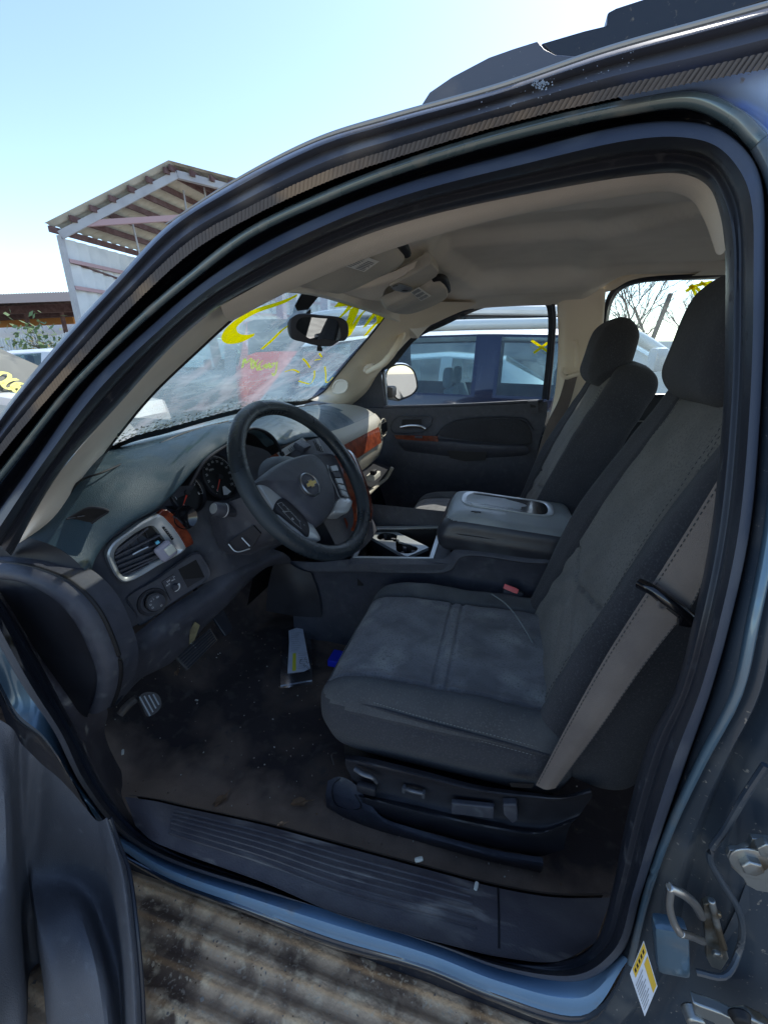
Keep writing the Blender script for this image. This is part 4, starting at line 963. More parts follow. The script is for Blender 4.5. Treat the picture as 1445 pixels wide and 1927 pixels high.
# instrument cluster
A_c = W(330, 940, y=.50); CP = V((-.29, .60, 1.165)); CN = V((1, -.04, .42)).normalized()
def cp_(px, py, o=0): return at_plane(px, py, CP+CN*o, CN)
cx_ = V((0, 1, 0)); cx_ = (cx_-CN*cx_.dot(CN)).normalized(); cy_ = CN.cross(cx_).normalized()
if cy_.z < 0: cy_ = -cy_
m = MB(); co = cr([cp_(*p, -.004) for p in [(303,948),(330,915),(380,870),(425,842),(470,815),(505,830),(522,860),(500,910),(470,960),(420,960),(370,955),(330,960)]], 60, True)
m.add(co, [list(range(60))], 'black', False)
cl = m.build('instrument_cluster', dash)
def gauge(c, r, labels, needle, a0, a1, fs, arc=True):
    m = MB(); c = V(c)
    m.lathe([(r*1.06, -.002), (r*1.08, .010), (r*1.02, .012), (r, .001)], c, CN, 'plastic_dark', n=48, cap=False)
    m.lathe([(r, .001), (0, .001)], c, CN, 'black', n=48, cap=False)
    n = len(labels)
    for i, t in enumerate(labels):
        a = math.radians(a0+(a1-a0)*i/(n-1)); d = cx_*math.cos(a)+cy_*math.sin(a)
        text_mb(m, t, c+CN*.003+d*r*.74, cx_, cy_, fs, 'white_ink')
        m.stroke([c+CN*.003+d*r*.88, c+CN*.003+d*r*.97], .0012, 'white_ink', CN, raw=True)
    for i in range(4*(n-1)+1):
        a = math.radians(a0+(a1-a0)*i/(4*(n-1))); d = cx_*math.cos(a)+cy_*math.sin(a); m.stroke([c+CN*.003+d*r*.92, c+CN*.003+d*r*.97], .0006, 'white_ink', CN, raw=True)
    m.stroke([c+CN*.0035+(cx_*math.cos(math.radians(a))+cy_*math.sin(math.radians(a)))*r*.99 for a in [a0+(a1-a0)*k/20 for k in range(21)]], .0012, 'white_ink', CN)
    a = math.radians(needle); d = cx_*math.cos(a)+cy_*math.sin(a); m.stroke([c+CN*.006+d*r*.15, c+CN*.006+d*r*.8], [.004, .0022], 'red_ink', CN, raw=True)
    m.lathe([(.009, .001), (.008, .008), (0, .009)], c, CN, 'plastic_dark', n=20, cap=False)
    m.build('gauge', cl)
gauge(cp_(350, 928), .052, ['0', '1', '2', '3', '4', '5', '6'], 218, 225, -20, .012)
gauge(cp_(412, 898), .062, ['0', '10', '20', '30', '40', '50', '60', '70', '80', '90', '100', '110', '120'], 222, 225, -45, .0095)
gauge(cp_(318, 985), .026, ['C', '', 'H'], 150, 150, 30, .008)
m = MB(); c = cp_(425, 925, .004)
m.add([c+cx_*a+cy_*b for a, b in [(-.004, .016), (.006, .016), (.02, -.006), (0, -.010), (-.014, -.006)]], [[0, 1, 2, 3, 4]], 'white_ink', False); m.build('display', cl); m = MB(); text_mb(m, 'MPH', cp_(398, 884, .005), cx_, cy_, .009, 'white_ink')
m.build('lettering', cl)
m = MB(); hoodc = [V((x, y, z)) for y, (x, z) in [(.47, (-.255, 1.20)), (.52, (-.240, 1.252)), (.60, (-.225, 1.280)), (.66, (-.195, 1.312)), (.72, (-.182, 1.296)), (.78, (-.182, 1.250)), (.80, (-.18, 1.20)), (.80, (-.18, 1.14))]]
m.loft([hoodc, [p+V((-.08, 0, -.012)) for p in hoodc], [p+V((-.13, 0, -.016)) for p in hoodc]], 'black', nv=30, nu=4); m.tube(hoodc, .004, 'plastic_dark', n=8); m.build('hood', cl)
# ignition / dimmer lens left of the cluster
m = MB(); m.lathe([(.030, 0), (.028, .006), (.020, .001), (.0, -.004)], fp(348, 974, .008), FN, 'gloss_black', n=30, cap=False); m.stroke([fp(*C9(*p), .016) for p in [(700,535),(740,560),(790,605)]], .003, 'chrome', FN); m.build('dimmer_dial', dash)
# lower knee bolster
m = MB()
bt = Y([(246,1203,.20),(262,1200,.24),(325,1150,.34),(388,1108,.45),(429,1075,.52),(480,1055,.62),(520,1035,.70)])
bb = Y([(212,1332,.20),(262,1280,.26),(324,1246,.34),(380,1185,.43),(421,1145,.50),(497,1070,.68),(545,1060,.76)])
bm_ = [a.lerp(b, .10)+V((.022, 0, -.004)) for a, b in zip(bt, bb)]; bm2 = [a.lerp(b, .55)+V((.022, 0, 0)) for a, b in zip(bt, bb)]
m.loftk([[p+V((-.015, 0, .004)) for p in bt], bt, bm_, bm2, bb, [p+V((-.12, 0, -.02)) for p in bb]], 'plastic', k=8, nu=5)
m.loftk([Y([(246,1203,.20),(240,1240,.20),(236,1290,.20),(212,1332,.20)]), Y([(222,1202,.185),(215,1240,.18),(212,1290,.18),(195,1325,.18)])], 'plastic', k=8, nu=4)
m.build('knee_bolster', dash)
m = MB(); m.add([W(a, b, y=yy)+V((.026, -.004, 0)) for a, b, yy in [(343,1182,.37),(352,1165,.375),(362,1172,.385),(352,1200,.38),(342,1208,.375)]], [[0, 1, 2, 3, 4]], 'mud', False); m.build('mud_smear', dash)
# side cap with its raised rim
m = MB()
rim_o = Y([(-60,1060,.14),(0,1064,.14),(60,1075,.14),(126,1105,.14),(170,1150,.14),(202,1215,.14),(215,1260,.14),(212,1300,.14),(200,1335,.14)])
rim_i = Y([(-60,1085,.135),(0,1088,.135),(52,1097,.135),(105,1125,.135),(142,1165,.135),(170,1220,.135),(184,1262,.135),(182,1300,.135),(170,1335,.135)])
m.loftk([[p+V((0, .06, 0)) for p in rim_o], rim_o, [a.lerp(b, .3)+V((0, -.012, 0)) for a, b in zip(rim_o, rim_i)], [a.lerp(b, .8)+V((0, -.010, 0)) for a, b in zip(rim_o, rim_i)], rim_i, [p+V((0, .02, 0)) for p in rim_i]], 'plastic', k=8, nu=4)
low = Y([(-70,1062,.15),(-45,1082,.15),(-5,1120,.15),(30,1175,.15),(60,1225,.15),(85,1272,.15),(108,1315,.15),(135,1342,.15),(170,1352,.15)])
m.loftk([[p+V((0, .006, 0)) for p in rim_i], [p.lerp(q, .3)+V((0, -.004, 0)) for p, q in zip(rim_i, low)], [p.lerp(q, .7)+V((0, -.006, 0)) for p, q in zip(rim_i, low)], low], 'plastic_dark', k=8, nu=4); m.tube([p+V((.004, .012, .0)) for p in rim_o], .004, 'black', n=8)
m.build('side_cap', dash)
# side window demister
m = MB(); dv = cr([W(a, b, y=yy)+V((.003, -.003, .004)) for a, b, yy in [(118,990,.24),(150,966,.25),(172,957,.255),(205,963,.27),(190,975,.268),(160,994,.255),(130,996,.245)]], 40, True)
m.tube(dv, .0022, 'plastic_dark', closed=True, n=6, raw=True); c = sum(dv, V())/40; m.add([c]+dv, [[0, i+1, (i+1) % 40+1] for i in range(40)], 'black', False)
for t in (.3, .55): m.bar(dv[2].lerp(dv[22], t)+V((-.01, -.012, .004)), dv[2].lerp(dv[22], t)+V((.015, .02, .004)), .002, .002, 'plastic')
m.build('demister_vent', dash)
# centre stack + passenger side
m = MB()
def prow(y, pts): return [V((x, y, z)) for x, z in pts]
m.loftk([prow(.84, [(-.20, 1.228), (-.17, 1.17), (-.12, 1.08), (-.05, .95), (-.01, .87)]), prow(.87, [(-.155, 1.235), (-.115, 1.17), (-.06, 1.08), (.0, .95), (.03, .87)]), prow(.93, [(-.14, 1.24), (-.10, 1.17), (-.045, 1.08), (.015, .95), (.045, .87)]), prow(1.05, [(-.14, 1.23), (-.10, 1.16), (-.045, 1.07), (.015, .95), (.045, .87)]), prow(1.12, [(-.15, 1.22), (-.12, 1.15), (-.07, 1.06), (-.01, .94), (.03, .87)]), prow(1.16, [(-.18, 1.20), (-.17, 1.12), (-.15, 1.03), (-.12, .93), (-.10, .87)])], 'plastic', k=7, nu=6)
st = m.build('centre_stack', suv)
C10 = lambda x, y: (420+x*.2076, 740+y*.2076)
SN = V((.80, -.30, .50)).normalized()
def sk(p, o=0.): return at_plane(*C10(*p), V((-.15, .90, 1.20))+SN*o, SN)
m = MB(); m.prism([sk(p, .012) for p in [(425,575),(600,465),(640,455),(640,500),(560,590),(480,635)]], -SN*.01, 'burl')
m.prism([sk(p, .014) for p in [(490,540),(560,490),(720,400),(760,440),(560,570),(530,590)]], -SN*.01, 'silver'); m.prism([sk(p, .016) for p in [(510,545),(545,525),(560,560),(535,580)]], -SN*.004, 'black')
for i in range(4): m.stroke([sk((590+i*14, 500-i*9), .016), sk((612+i*14, 530-i*9), .016)], .003, 'black', SN, raw=True)
m.build('bezel', st)
m = MB(); m.soft((.02, .028, .012), .006, (4, 6, 3), 'plastic', c=sk((715, 480), .02), R=Matrix.Rotation(.5, 3, 'Y'))
for u in (685, 712, 738): m.stroke([sk((u, 470), .034), sk((u+10, 486), .034)], .003, 'ink_grey', SN, raw=True)
m.build('shift_lever', suv)
m = MB(); vc = sk((840, 480), .01)
vq = [sk(p, .012) for p in [(700,560),(800,420),(860,410),(910,520),(820,550)]]; m.prism(vq, -SN*.01, 'silver_light')
for i in range(4): m.stroke([sk((815+i*22, 430+i*16), .018), sk((855+i*16, 520+i*4), .018)], .005, 'black', SN, raw=True)
m.stroke([sk((730, 545), .018), sk((790, 490), .018)], .006, 'black', SN, raw=True); m.stroke([sk((760, 555), .018), sk((810, 505), .018)], .006, 'black', SN, raw=True)
m.build('air_vent', st)
# wood side cheek of the stack, with a column of buttons
m = MB(); wa = Y([(636,838,1.0),(660,858,.97),(676,890,.95),(690,930,.93),(697,965,.92),(694,985,.91),(682,998,.90)]); wb = Y([(628,860,.98),(645,885,.95),(660,915,.93),(672,950,.91),(676,975,.90),(674,990,.89),(668,1000,.89)])
m.loftk([[p+V((0, .03, 0)) for p in wa], wa, wb, [p+V((-.02, .0, 0)) for p in wb]], 'burl', k=8, nu=4); m.build('wood_trim', st)
m = MB()
for i in range(6):
    t = i/5; a = (678+t*8, 925+t*52); m.soft((.006, .006, .006), .003, (2, 2, 2), 'chrome_dull', c=W(a[0], a[1], y=.905))
m.build('buttons', st)
m = MB()
m.prism(Y([(623,965,.90),(650,975,.88),(655,985,.88),(652,1012,.87),(640,1005,.87),(628,985,.88)]), (-.02, 0, 0), 'burl'); m.build('wood_trim', st)
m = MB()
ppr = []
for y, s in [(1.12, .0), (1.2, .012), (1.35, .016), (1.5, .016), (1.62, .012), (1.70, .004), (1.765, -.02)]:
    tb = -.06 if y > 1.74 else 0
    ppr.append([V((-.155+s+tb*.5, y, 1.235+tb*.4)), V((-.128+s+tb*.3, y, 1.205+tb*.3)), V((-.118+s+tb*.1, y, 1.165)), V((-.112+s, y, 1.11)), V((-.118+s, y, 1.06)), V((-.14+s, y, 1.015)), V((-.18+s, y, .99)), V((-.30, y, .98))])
m.loftk(ppr, 'plastic_sunlit', k=6, nu=6); pp = m.build('passenger_panel', dash)
m = MB(); wd = [[V((-.116+s, y, z)) for z, s in ((1.185, -.006+.016), (1.15, .002+.016), (1.11, .0075+.016))] for y in (1.14, 1.3, 1.45, 1.60)]
m.loftk([[p+V((.004, 0, 0)) for p in r] for r in wd], 'burl_sunlit', k=6, nu=4); m.build('wood_trim', pp)
m = MB()
for i in range(6): m.bar(V((-.098, 1.635+i*.016, 1.195)), V((-.096, 1.640+i*.016, 1.145)), .006, .008, 'black')
m.tube([V((-.100, 1.625, 1.20)), V((-.096, 1.625, 1.14)), V((-.10, 1.735, 1.14)), V((-.108, 1.735, 1.20))], .003, 'plastic_sunlit', closed=True, n=6, k=3); m.build('air_vent', pp)
# open glove box
m = MB()
m.prism(Y([(664,862,1.40),(700,868,1.62),(738,880,1.62),(726,898,1.62),(700,918,1.50),(690,928,1.35),(676,905,1.30)]), (-.02, 0, -.02), 'plastic_dark')
m.tube(Y([(738,880,1.60),(728,898,1.60),(712,912,1.52),(692,930,1.32)]), .009, 'plastic_sunlit', n=8)
gb = m.build('glove_box', suv)
m = MB(); m.soft((.02, .05, .012), .004, (3, 5, 2), 'paper_warm', c=W(703, 895, y=1.42)); m.soft((.012, .02, .01), .004, (3, 3, 2), 'black', c=W(703, 888, y=1.40)); m.build('latch', gb)
m = MB(); m.grid([[V((-.24, y, .985)), V((-.30, y, .86)), V((-.40, y, .72)), V((-.46, y, .55))] for y in (1.12, 1.4, 1.7, 1.94)], 'plastic_dark'); m.grid([[V((-.26, y, .93)), V((-.34, y, .80)), V((-.40, y, .60))] for y in (.84, .95, 1.13)], 'black'); m.build('footwell_shade', suv)  # dark sheets added to cover sunlit carpet and keep the footwell dark
# ---------------------------------------------------------------- steering wheel
WC = V((.0127, .5774, 1.2137)); t_, ps_ = .6197, -.1366
Wn = V((math.cos(t_)*math.cos(ps_), math.cos(t_)*math.sin(ps_), math.sin(t_))); Wa = V((-math.sin(ps_), math.cos(ps_), 0)); Wb = Wn.cross(Wa)
def wp(px, py, o=0.): return at_plane(px, py, WC+Wn*o, Wn)
m = MB(); NR = 128; rows = []
for i in range(NR):
    a = i*math.tau/NR; d = Wa*math.cos(a)+Wb*math.sin(a); row = []
    wv_ = 1.0+.05*math.cos(2*a)
    for q in range(20):
        b = q*math.tau/20; rr = .0205*wv_; row.append(WC+d*(.2045+rr*math.cos(b))+Wn*(rr*.82*math.sin(b)))
    rows.append(row)
m.grid(rows, 'leather', closeu=True, closev=True)
sw = m.build('steering_wheel', suv)
m = MB()
for i in range(150):   # laced seam on the inner side of the rim
    a = -1.1+2.9*i/150
    d = Wa*math.cos(a)+Wb*math.sin(a); d2 = Wa*math.cos(a+.010)+Wb*math.sin(a+.010)
    m.bar(WC+d*.1850-Wn*.004, WC+d2*.1868+Wn*.010, .0018, .0012, 'leather' if i % 3 else 'thread_dark', up=d)
m.build('stitching', sw)
def wpad(poly, o, h, mt, name, r=.25, n=60, inset=.12):
    P = cr([wp(*C10(*p), o) for p in poly], n, True); c = sum(P, V())/n
    m = MB(); m.grid([[p-Wn*.03 for p in P], P, [p+(c-p)*inset*.4+Wn*h*.6 for p in P], [p+(c-p)*inset+Wn*h for p in P], [p+(c-p)*(inset+.3)+Wn*h*1.25 for p in P], [p+(c-p)*(inset+.6)+Wn*h*1.4 for p in P]], mt, closev=True); m.add([p+(c-p)*(inset+.6)+Wn*h*1.4 for p in P], [list(range(n))], mt); return m, P, c
m, P, c = wpad([(300,810),(380,722),(500,640),(650,582),(800,560),(880,620),(940,720),(985,850),(1003,1000),(975,1085),(920,1155),(860,1200),(760,1150),(640,1035),(500,915),(400,835)], .0, .014, 'plastic', 'hub')
hub = m.build('hub', sw)
ec = wp(*C10(787, 826), .024)
m = MB(); m.lathe([(.0315, -.006), (.0315, .001), (.029, .003), (.028, .001)], ec, Wn, 'chrome_dull', n=40, cap=False); m.lathe([(.0285, .0005), (.02, .002), (0, .003)], ec, Wn, 'plastic', n=40, cap=False)
bt_ = [(-.023, -.005), (-.020, .005), (-.008, .005), (-.0065, .010), (.0085, .010), (.007, .005), (.023, .005), (.020, -.005), (.008, -.005), (.0065, -.010), (-.0085, -.010), (-.007, -.005)]
pp_ = [ec+Wn*.0035+Wa*a+Wb*b for a, b in bt_]
m.prism(pp_, Wn*.002, 'chrome', mat2='chrome'); m.add([ec+Wn*.0057+Wa*a*.88+Wb*b*.78 for a, b in bt_], [[0, 1, 2, 11], [2, 3, 4, 5, 8, 9, 10, 11], [5, 6, 7, 8]], 'gold', False)
m.build('emblem', sw)
m, P, c = wpad([(300,815),(345,790),(420,820),(520,915),(640,1025),(750,1130),(830,1230),(880,1330),(800,1330),(700,1320),(600,1245),(500,1130),(420,1010),(350,900)], -.008, .004, 'silver', 'spoke', inset=.06)
m.build('spoke', sw)
m, P, c = wpad([(470,1045),(500,965),(545,955),(640,1035),(740,1140),(775,1210),(770,1300),(690,1240),(570,1145)], .000, .004, 'plastic_dark', 'b', inset=.08)
bp_ = m.build('switch_pod', sw); m = MB()
for poly in ([(490,1000),(530,990),(600,1060),(560,1080)], [(540,1070),(610,1070),(690,1160),(710,1230),(640,1170)]):
    m.stroke([wp(*C10(*p), .0075) for p in poly+[poly[0]]], .0012, 'silver_light', Wn, raw=True)
for i in range(6): m.stroke([wp(*C10(540+i*38, 1010+i*36), .0078), wp(*C10(550+i*38, 1018+i*36), .0078)], .0025, 'ink_grey', Wn, raw=True)
text_mb(m, 'o', wp(*C10(628, 1136), .0078), Wa, Wb, .012, 'white_ink')
m.build('symbols', bp_)
m, P, c = wpad([(800,560),(900,545),(1000,560),(1050,650),(1090,760),(1130,900),(1160,970),(1150,1040),(1110,1095),(990,1085),(1005,1000),(985,850),(930,700),(870,610)], -.010, .003, 'plastic', 'spoke', inset=.06)
m.build('spoke', sw)
m, P, c = wpad([(1010,1000),(1060,950),(1165,975),(1150,1040),(1108,1092),(995,1080)], -.006, .005, 'silver', 'spoke', inset=.10); m.build('spoke_tip', sw)
m = MB(); m.stroke([wp(*C10(*p), -.001) for p in [(945,650),(975,760),(1020,860),(1060,950),(1160,975)]], [.004, .004, .004, .004], 'silver_light', Wn)
for i in range(5):
    u0 = .02+i*.2; u1 = u0+.16
    A1 = (960+ (1075-960)*u0, 665+(930-665)*u0); A2 = (960+(1075-960)*u1, 665+(930-665)*u1); B1 = (1015+(1130-1015)*u0, 652+(955-652)*u0); B2 = (1015+(1130-1015)*u1, 652+(955-652)*u1)
    m.prism([wp(*C10(*p), .0) for p in (A1, B1, B2, A2)], Wn*.005, 'silver_light' if i != 1 else 'plastic')
m.build('buttons', sw)
# column shroud, key barrel area and stalk
m = MB()
m.loft([Y([(395,975,.50),(405,1010,.50),(425,1040,.50),(470,1045,.52)]), Y([(420,950,.47),(430,990,.47),(450,1030,.48),(500,1030,.52)]), Y([(470,930,.48),(490,970,.48),(510,1010,.50),(530,1020,.56)]), Y([(540,900,.60),(560,930,.60),(575,960,.60),(580,990,.62)])], 'plastic', nv=20, nu=20)
m.soft((.07, .055, .05), .03, (8, 8, 8), 'plastic', c=(-.10, .60, 1.10), R=Matrix.Rotation(math.radians(-28), 3, 'Y'))
m.lathe([(.10, 0), (.085, .03), (.05, .05)], WC-Wn*.07, Wn, 'plastic_dark', n=30, cap=False)
m.build('steering_column', suv)
m = MB(); m.prism(Y([(428,1023,.465),(448,1008,.465),(478,988,.47),(492,1003,.48),(476,1030,.475),(446,1040,.47)]), (0, -.004, 0), 'plastic_dark'); m.tube(Y([(430,1024,.455),(444,1038,.455),(470,1033,.458)]), .0016, 'silver', n=6); m.tube(Y([(455,1012,.456),(470,1028,.456)]), .0016, 'silver', n=6); m.build('tilt_lever', suv)
m = MB()
sa, sb, sc_ = W(402, 957, y=.42), W(432, 962, y=.46), W(460, 970, y=.52)
ax_ = (sb-sa).normalized()
m.lathe([(.0, -.001), (.0135, .0), (.0165, .004), (.0165, .022), (.0175, .024), (.0175, .034), (.013, .040), (.013, .085)], sa, ax_, 'plastic', n=24, cap=False)
m.lathe([(.0, -.0025), (.012, -.0018), (.0125, .0)], sa, ax_, 'silver_light', n=24, cap=False); m.lathe([(.0178, .026), (.0178, .0285)], sa, ax_, 'white_ink', n=24, cap=False)
m.build('indicator_stalk', suv)
# ---------------------------------------------------------------- pedals
m = MB(); pn = V((.75, -.25, .6)).normalized(); pA = W(370, 1220, y=.50)
pq = [at_plane(a, b, pA, pn) for a, b in [(330,1238),(396,1182),(409,1205),(352,1262)]]
m.prism(pq, -pn*.012, 'rubber_dull'); 
for i in range(6):
    t = (i+.5)/6; m.bar(pq[0].lerp(pq[3], t)+pn*.002+(pq[1]-pq[0])*.04, pq[1].lerp(pq[2], t)+pn*.002-(pq[1]-pq[0])*.04, .0045, .004, 'rubber', up=pn)
m.bar(pq[0].lerp(pq[2], .5)-pn*.01, pq[0].lerp(pq[2], .5)+V((-.12, 0, .12)), .012, .02, 'zinc'); m.build('brake_pedal', suv, bevel=.001)
m = MB(); pA = W(420, 1170, y=.62); gq = [at_plane(a, b, pA, pn) for a, b in [(399,1160),(418,1142),(438,1180),(436,1188),(424,1198),(412,1180)]]
m.prism(gq, -pn*.012, 'rubber'); m.bar(gq[0].lerp(gq[2], .5)-pn*.01, gq[0].lerp(gq[2], .5)+V((-.12, 0, .15)), .01, .015, 'black'); m.build('accelerator_pedal', suv, bevel=.003)
m = MB(); pA = W(280, 1322, y=.30); hq = cr([at_plane(a, b, pA, pn) for a, b in [(262,1312),(275,1303),(296,1306),(304,1325),(296,1340),(278,1348),(268,1330)]], 30, True); m.prism(hq, -pn*.02, 'rubber_dull')
for i in range(4): m.bar(hq[0].lerp(hq[8], i/4)+pn*.003, hq[20].lerp(hq[12], i/4)+pn*.003, .003, .003, 'silver', up=pn)
m.tube([hq[0]-pn*.02, W(240, 1328, y=.28), W(225, 1345, y=.26)], .010, 'rubber_dull', n=8); m.build('parking_brake_pedal', suv)
# ================================================================ seats
def sgn(a): return -1 if a < 0 else 1
def gro(d, w, depth): return depth*math.exp(-(d/w)**2)
def make_seat(cx, cy, cz, near):
    """near = -1: the outer bolster is on the low-y side. returns the seat empty with its parts"""
    s = bpy.data.objects.new('seat', None); link(s, suv)
    s.location = (0, 0, 0)
    def cush(p):
        x, y, z = p; a = x/.275; b = y/.262
        # plan taper: front corners rounded in, waterfall front
        if x < -.08:
            f = (-.08-x)/.195; y *= 1-.10*f**3; 
        if z > 0:
            k = z/.100
            z += k*(.010*(1-min(1, abs(y+.02)/.19)**4)*0+.014*max(0, min(1, (abs(y)-.17)/.05))-.010*(x+.1))
            z += k*(-.030*max(0, (-x-.14)/.13)**1.7)
            z -= k*gro(y+.195, .005, .010)*(1 if x < .25 else 0) + k*gro(y-.165, .005, .010)
            if -.195 < y < .165: z -= k*(gro(x+.018, .0045, .008)+gro(x-.012, .0045, .008)); z += k*.006*math.sin((y+.195)/.36*math.pi)
            z += k*(.0030*math.sin(x*23+y*31)*math.sin(y*19-x*9)+.0014*math.sin(x*61+math.sin(y*40)*2)*math.sin(y*47+x*20))
        else:
            y *= 1-.07*(-z/.1); x *= 1-.05*(-z/.1)
        y2 = y+.012*sgn(y)*math.exp(-((z-.01)/.05)**2)
        if y < -.2: y2 -= gro(z-.052, .004, -.004)
        return x, y2, z
    m = MB(); R = Matrix.Rotation(math.radians(-1.5), 3, 'Y')
    m.soft((.275, .262, .100), .055, (110, 110, 26), 'fabric', c=(cx, cy, cz-.015), R=R, deform=cush)
    cu = m.build('cushion', s)
    # worn inserts take the woven material: assign by position
    me = cu.data; me.materials.append(M['fabric_worn']); me.materials.append(M['fabric_top'])
    Ri = R.transposed()
    for p in me.polygons:
        q = Ri @ (p.center-V((cx, cy, cz-.015)))
        if q.z > .06 and -.195 < q.y < .165 and q.x > -.26: p.material_index = 1
        elif q.z > .062: p.material_index = 2
    m = MB()   # piping + two stitch rows along the outer bolster
    def cp2(x, y, z): return V((cx, cy, cz-.015))+R @ V(cush((x, y, z+.014)))
    pip = [(-.262, -.02, .060), (-.262, -.12, .060), (-.245, -.205, .058), (-.20, -.245, .056), (-.12, -.257, .055), (.0, -.262, .052), (.12, -.262, .045), (.25, -.262, .035)]
    m.tube([cp2(*p) for p in pip], .0030, 'fabric', n=8)
    ST_ = cr([cp2(*p) for p in pip], 200)
    for i in range(0, 198, 2):
        for dz, dy in ((.008, .004), (-.011, .001)):
            o = V((0, dy, dz)); m.bar(ST_[i]+o, ST_[i+1]+o, .0011, .0011, 'thread')
    m.build('stitching', s)
    # backrest
    ang = math.radians(18.5); Rb = Matrix.Rotation(ang, 3, 'Y'); bc = V((cx+.388, cy, cz+.352))
    H, Wd, T = .410, .262, .070
    def back(p):
        x, y, z = p; k = -x/T
        wz = z/H
        y *= 1-.24*max(0, wz)**1.8 - .05*max(0, -wz)**2
        z += .020*max(0, wz)*(1-(y/Wd)**2)-.0
        if wz > .5: z -= .035*((abs(y)/Wd)**2.6)*(wz-.5)*2
        x += -.030*math.sin(math.pi*(wz*.5+.5))*.6   # lumbar
        yy = abs(y)
        if k > 0:
            x -= k*(.034*max(0, min(1, (yy-.13)/.10))**1.4)*(1-.5*max(0, wz))
            sl = .155-.03*wz
            x += k*gro(yy-sl, .005, .012)
            # cross seam, a shallow V
            if yy < sl:
                x += k*gro(z-(-.075+.0-.22*(.15-yy)), .0045, .010); x -= k*.007*math.cos(y/sl*math.pi/2)
                x += k*.0022*math.sin(z*85+yy*60)*math.exp(-((z+.16)/.10)**2)*1.3
        else: x += -k*(.055*max(0, min(1, .45-wz)))
        x += .0022*math.sin(z*17+y*23)+.0010*math.sin(z*70+math.sin(y*35)*2)*math.sin(y*41)
        return x, y, z
    m = MB(); m.soft((T, Wd, H), .055, (18, 110, 130), 'fabric', c=bc, R=Rb, deform=back)
    bk = m.build('backrest', s); me = bk.data; me.materials.append(M['fabric_grey'])
    for p in me.polygons:
        q = Rb.transposed() @ (p.center-bc)
        if q.x < -T*.55 and abs(q.y) < .155-.03*q.z/H: p.material_index = 1
    for sy in (-1, 1):
        m = MB()
        for dy in (-.006, .006):
            P = [bc+Rb @ (V(back((-T, sy*(.155-.03*z/H)+dy, z)))+V((-.0006, 0, 0))) for z in [-.30+i*.62/130 for i in range(130)]]
            for i in range(0, 128, 2): m.bar(P[i], P[i+1], .0009, .0009, 'thread_dark')
        m.build('stitching', s)
    # headrest
    hc = V((cx+.442, cy+.01, cz+.786)); Rh = Matrix.Rotation(math.radians(12), 3, 'Y')
    def hd(p):
        x, y, z = p; wz = z/.112
        y *= (1-.22*max(0, wz)**2.5-.14*max(0, -wz)**2); x *= 1-.30*max(0, wz)**2
        if x < 0: x -= .012*(1-(y/.14)**2)*(1-wz*wz*.6)
        x -= .006*wz; x += .0015*math.sin(z*40+y*20)
        if x > .02: x += gro(abs(y)-.10, .004, -.003)
        return x, y, z
    m = MB(); m.soft((.062, .145, .114), .055, (20, 50, 44), 'fabric', c=hc, R=Rh, deform=hd)
    hr = m.build('headrest', s)
    for y in (-.06, .06): m = MB(); m.tube([hc+V((.0, y, -.06)), hc+V((-.005, y, -.14))], .006, 'chrome_dull', n=10); m.lathe([(.014, 0), (.013, .008), (.007, .01)], hc+V((-.005, y, -.150)), (0, 0, 1), 'plastic', n=14); m.build('post', s)
    return s
seat = make_seat(.405, .552, .752, -1)
seat['label'] = 'driver seat with worn grey patches on its cushion'
ps2 = copy_tree(seat, suv); ps2.location = (-.035, .855, -.018)
for ch in ps2.children:
    if ch.name.startswith('cushion') or ch.name.startswith('stitching'): ch.location.z += .055 if ch.name.startswith('cushion') else 0
ps2['label'] = 'passenger seat beyond the console'
# plastic side of the driver seat base
m = MB(); sv = lambda pts, y: [W(a, b, y=y) for a, b in pts]
m.loft([Y([(648,1420,.285),(700,1428,.265),(800,1452,.262),(900,1478,.262),(1000,1492,.262),(1060,1497,.262),(1110,1483,.27)]),
        Y([(650,1430,.262),(700,1440,.25),(800,1464,.248),(900,1488,.248),(1000,1500,.248),(1060,1503,.25),(1112,1490,.262)]),
        Y([(650,1440,.265),(700,1452,.262),(800,1474,.262),(900,1496,.262),(1000,1506,.262),(1060,1509,.262),(1114,1500,.27)]),
        Y([(664,1470,.27),(720,1482,.268),(800,1505,.268),(900,1528,.268),(980,1542,.268),(1030,1550,.268),(1100,1520,.275)]),
        Y([(672,1496,.268),(720,1502,.262),(800,1520,.262),(900,1542,.262),(980,1556,.262),(1025,1560,.262),(1090,1535,.272)]),
        Y([(676,1500,.250),(720,1510,.244),(800,1530,.244),(900,1552,.244),(975,1566,.244),(1015,1568,.246),(1080,1545,.262)]),
        Y([(690,1520,.262),(720,1526,.258),(800,1546,.258),(900,1566,.258),(975,1578,.258),(1015,1578,.258),(1070,1560,.268)]),
        Y([(720,1545,.275),(760,1555,.275),(820,1570,.275),(900,1590,.275),(975,1606,.275),(1015,1612,.275),(1060,1600,.275)])], 'plastic_dark', nv=60, nu=60)
m.loft([Y([(617,1470,.275),(640,1462,.268),(668,1476,.262),(690,1505,.258),(720,1538,.258),(780,1560,.256),(860,1582,.256),(940,1602,.256),(1020,1614,.256)]),
        Y([(613,1495,.27),(640,1498,.262),(666,1512,.256),(700,1538,.252),(740,1556,.25),(790,1574,.248),(860,1592,.246),(940,1612,.246),(1022,1624,.246)]),
        Y([(615,1520,.275),(640,1534,.262),(670,1546,.256),(710,1560,.254),(750,1572,.252),(800,1586,.25),(870,1604,.25),(940,1622,.25),(1020,1636,.25)]),
        Y([(625,1535,.30),(645,1545,.29),(675,1556,.29),(712,1570,.29),(752,1582,.29),(802,1596,.29),(870,1613,.29),(940,1630,.29),(1015,1645,.29)])], 'plastic', nv=60, nu=24)
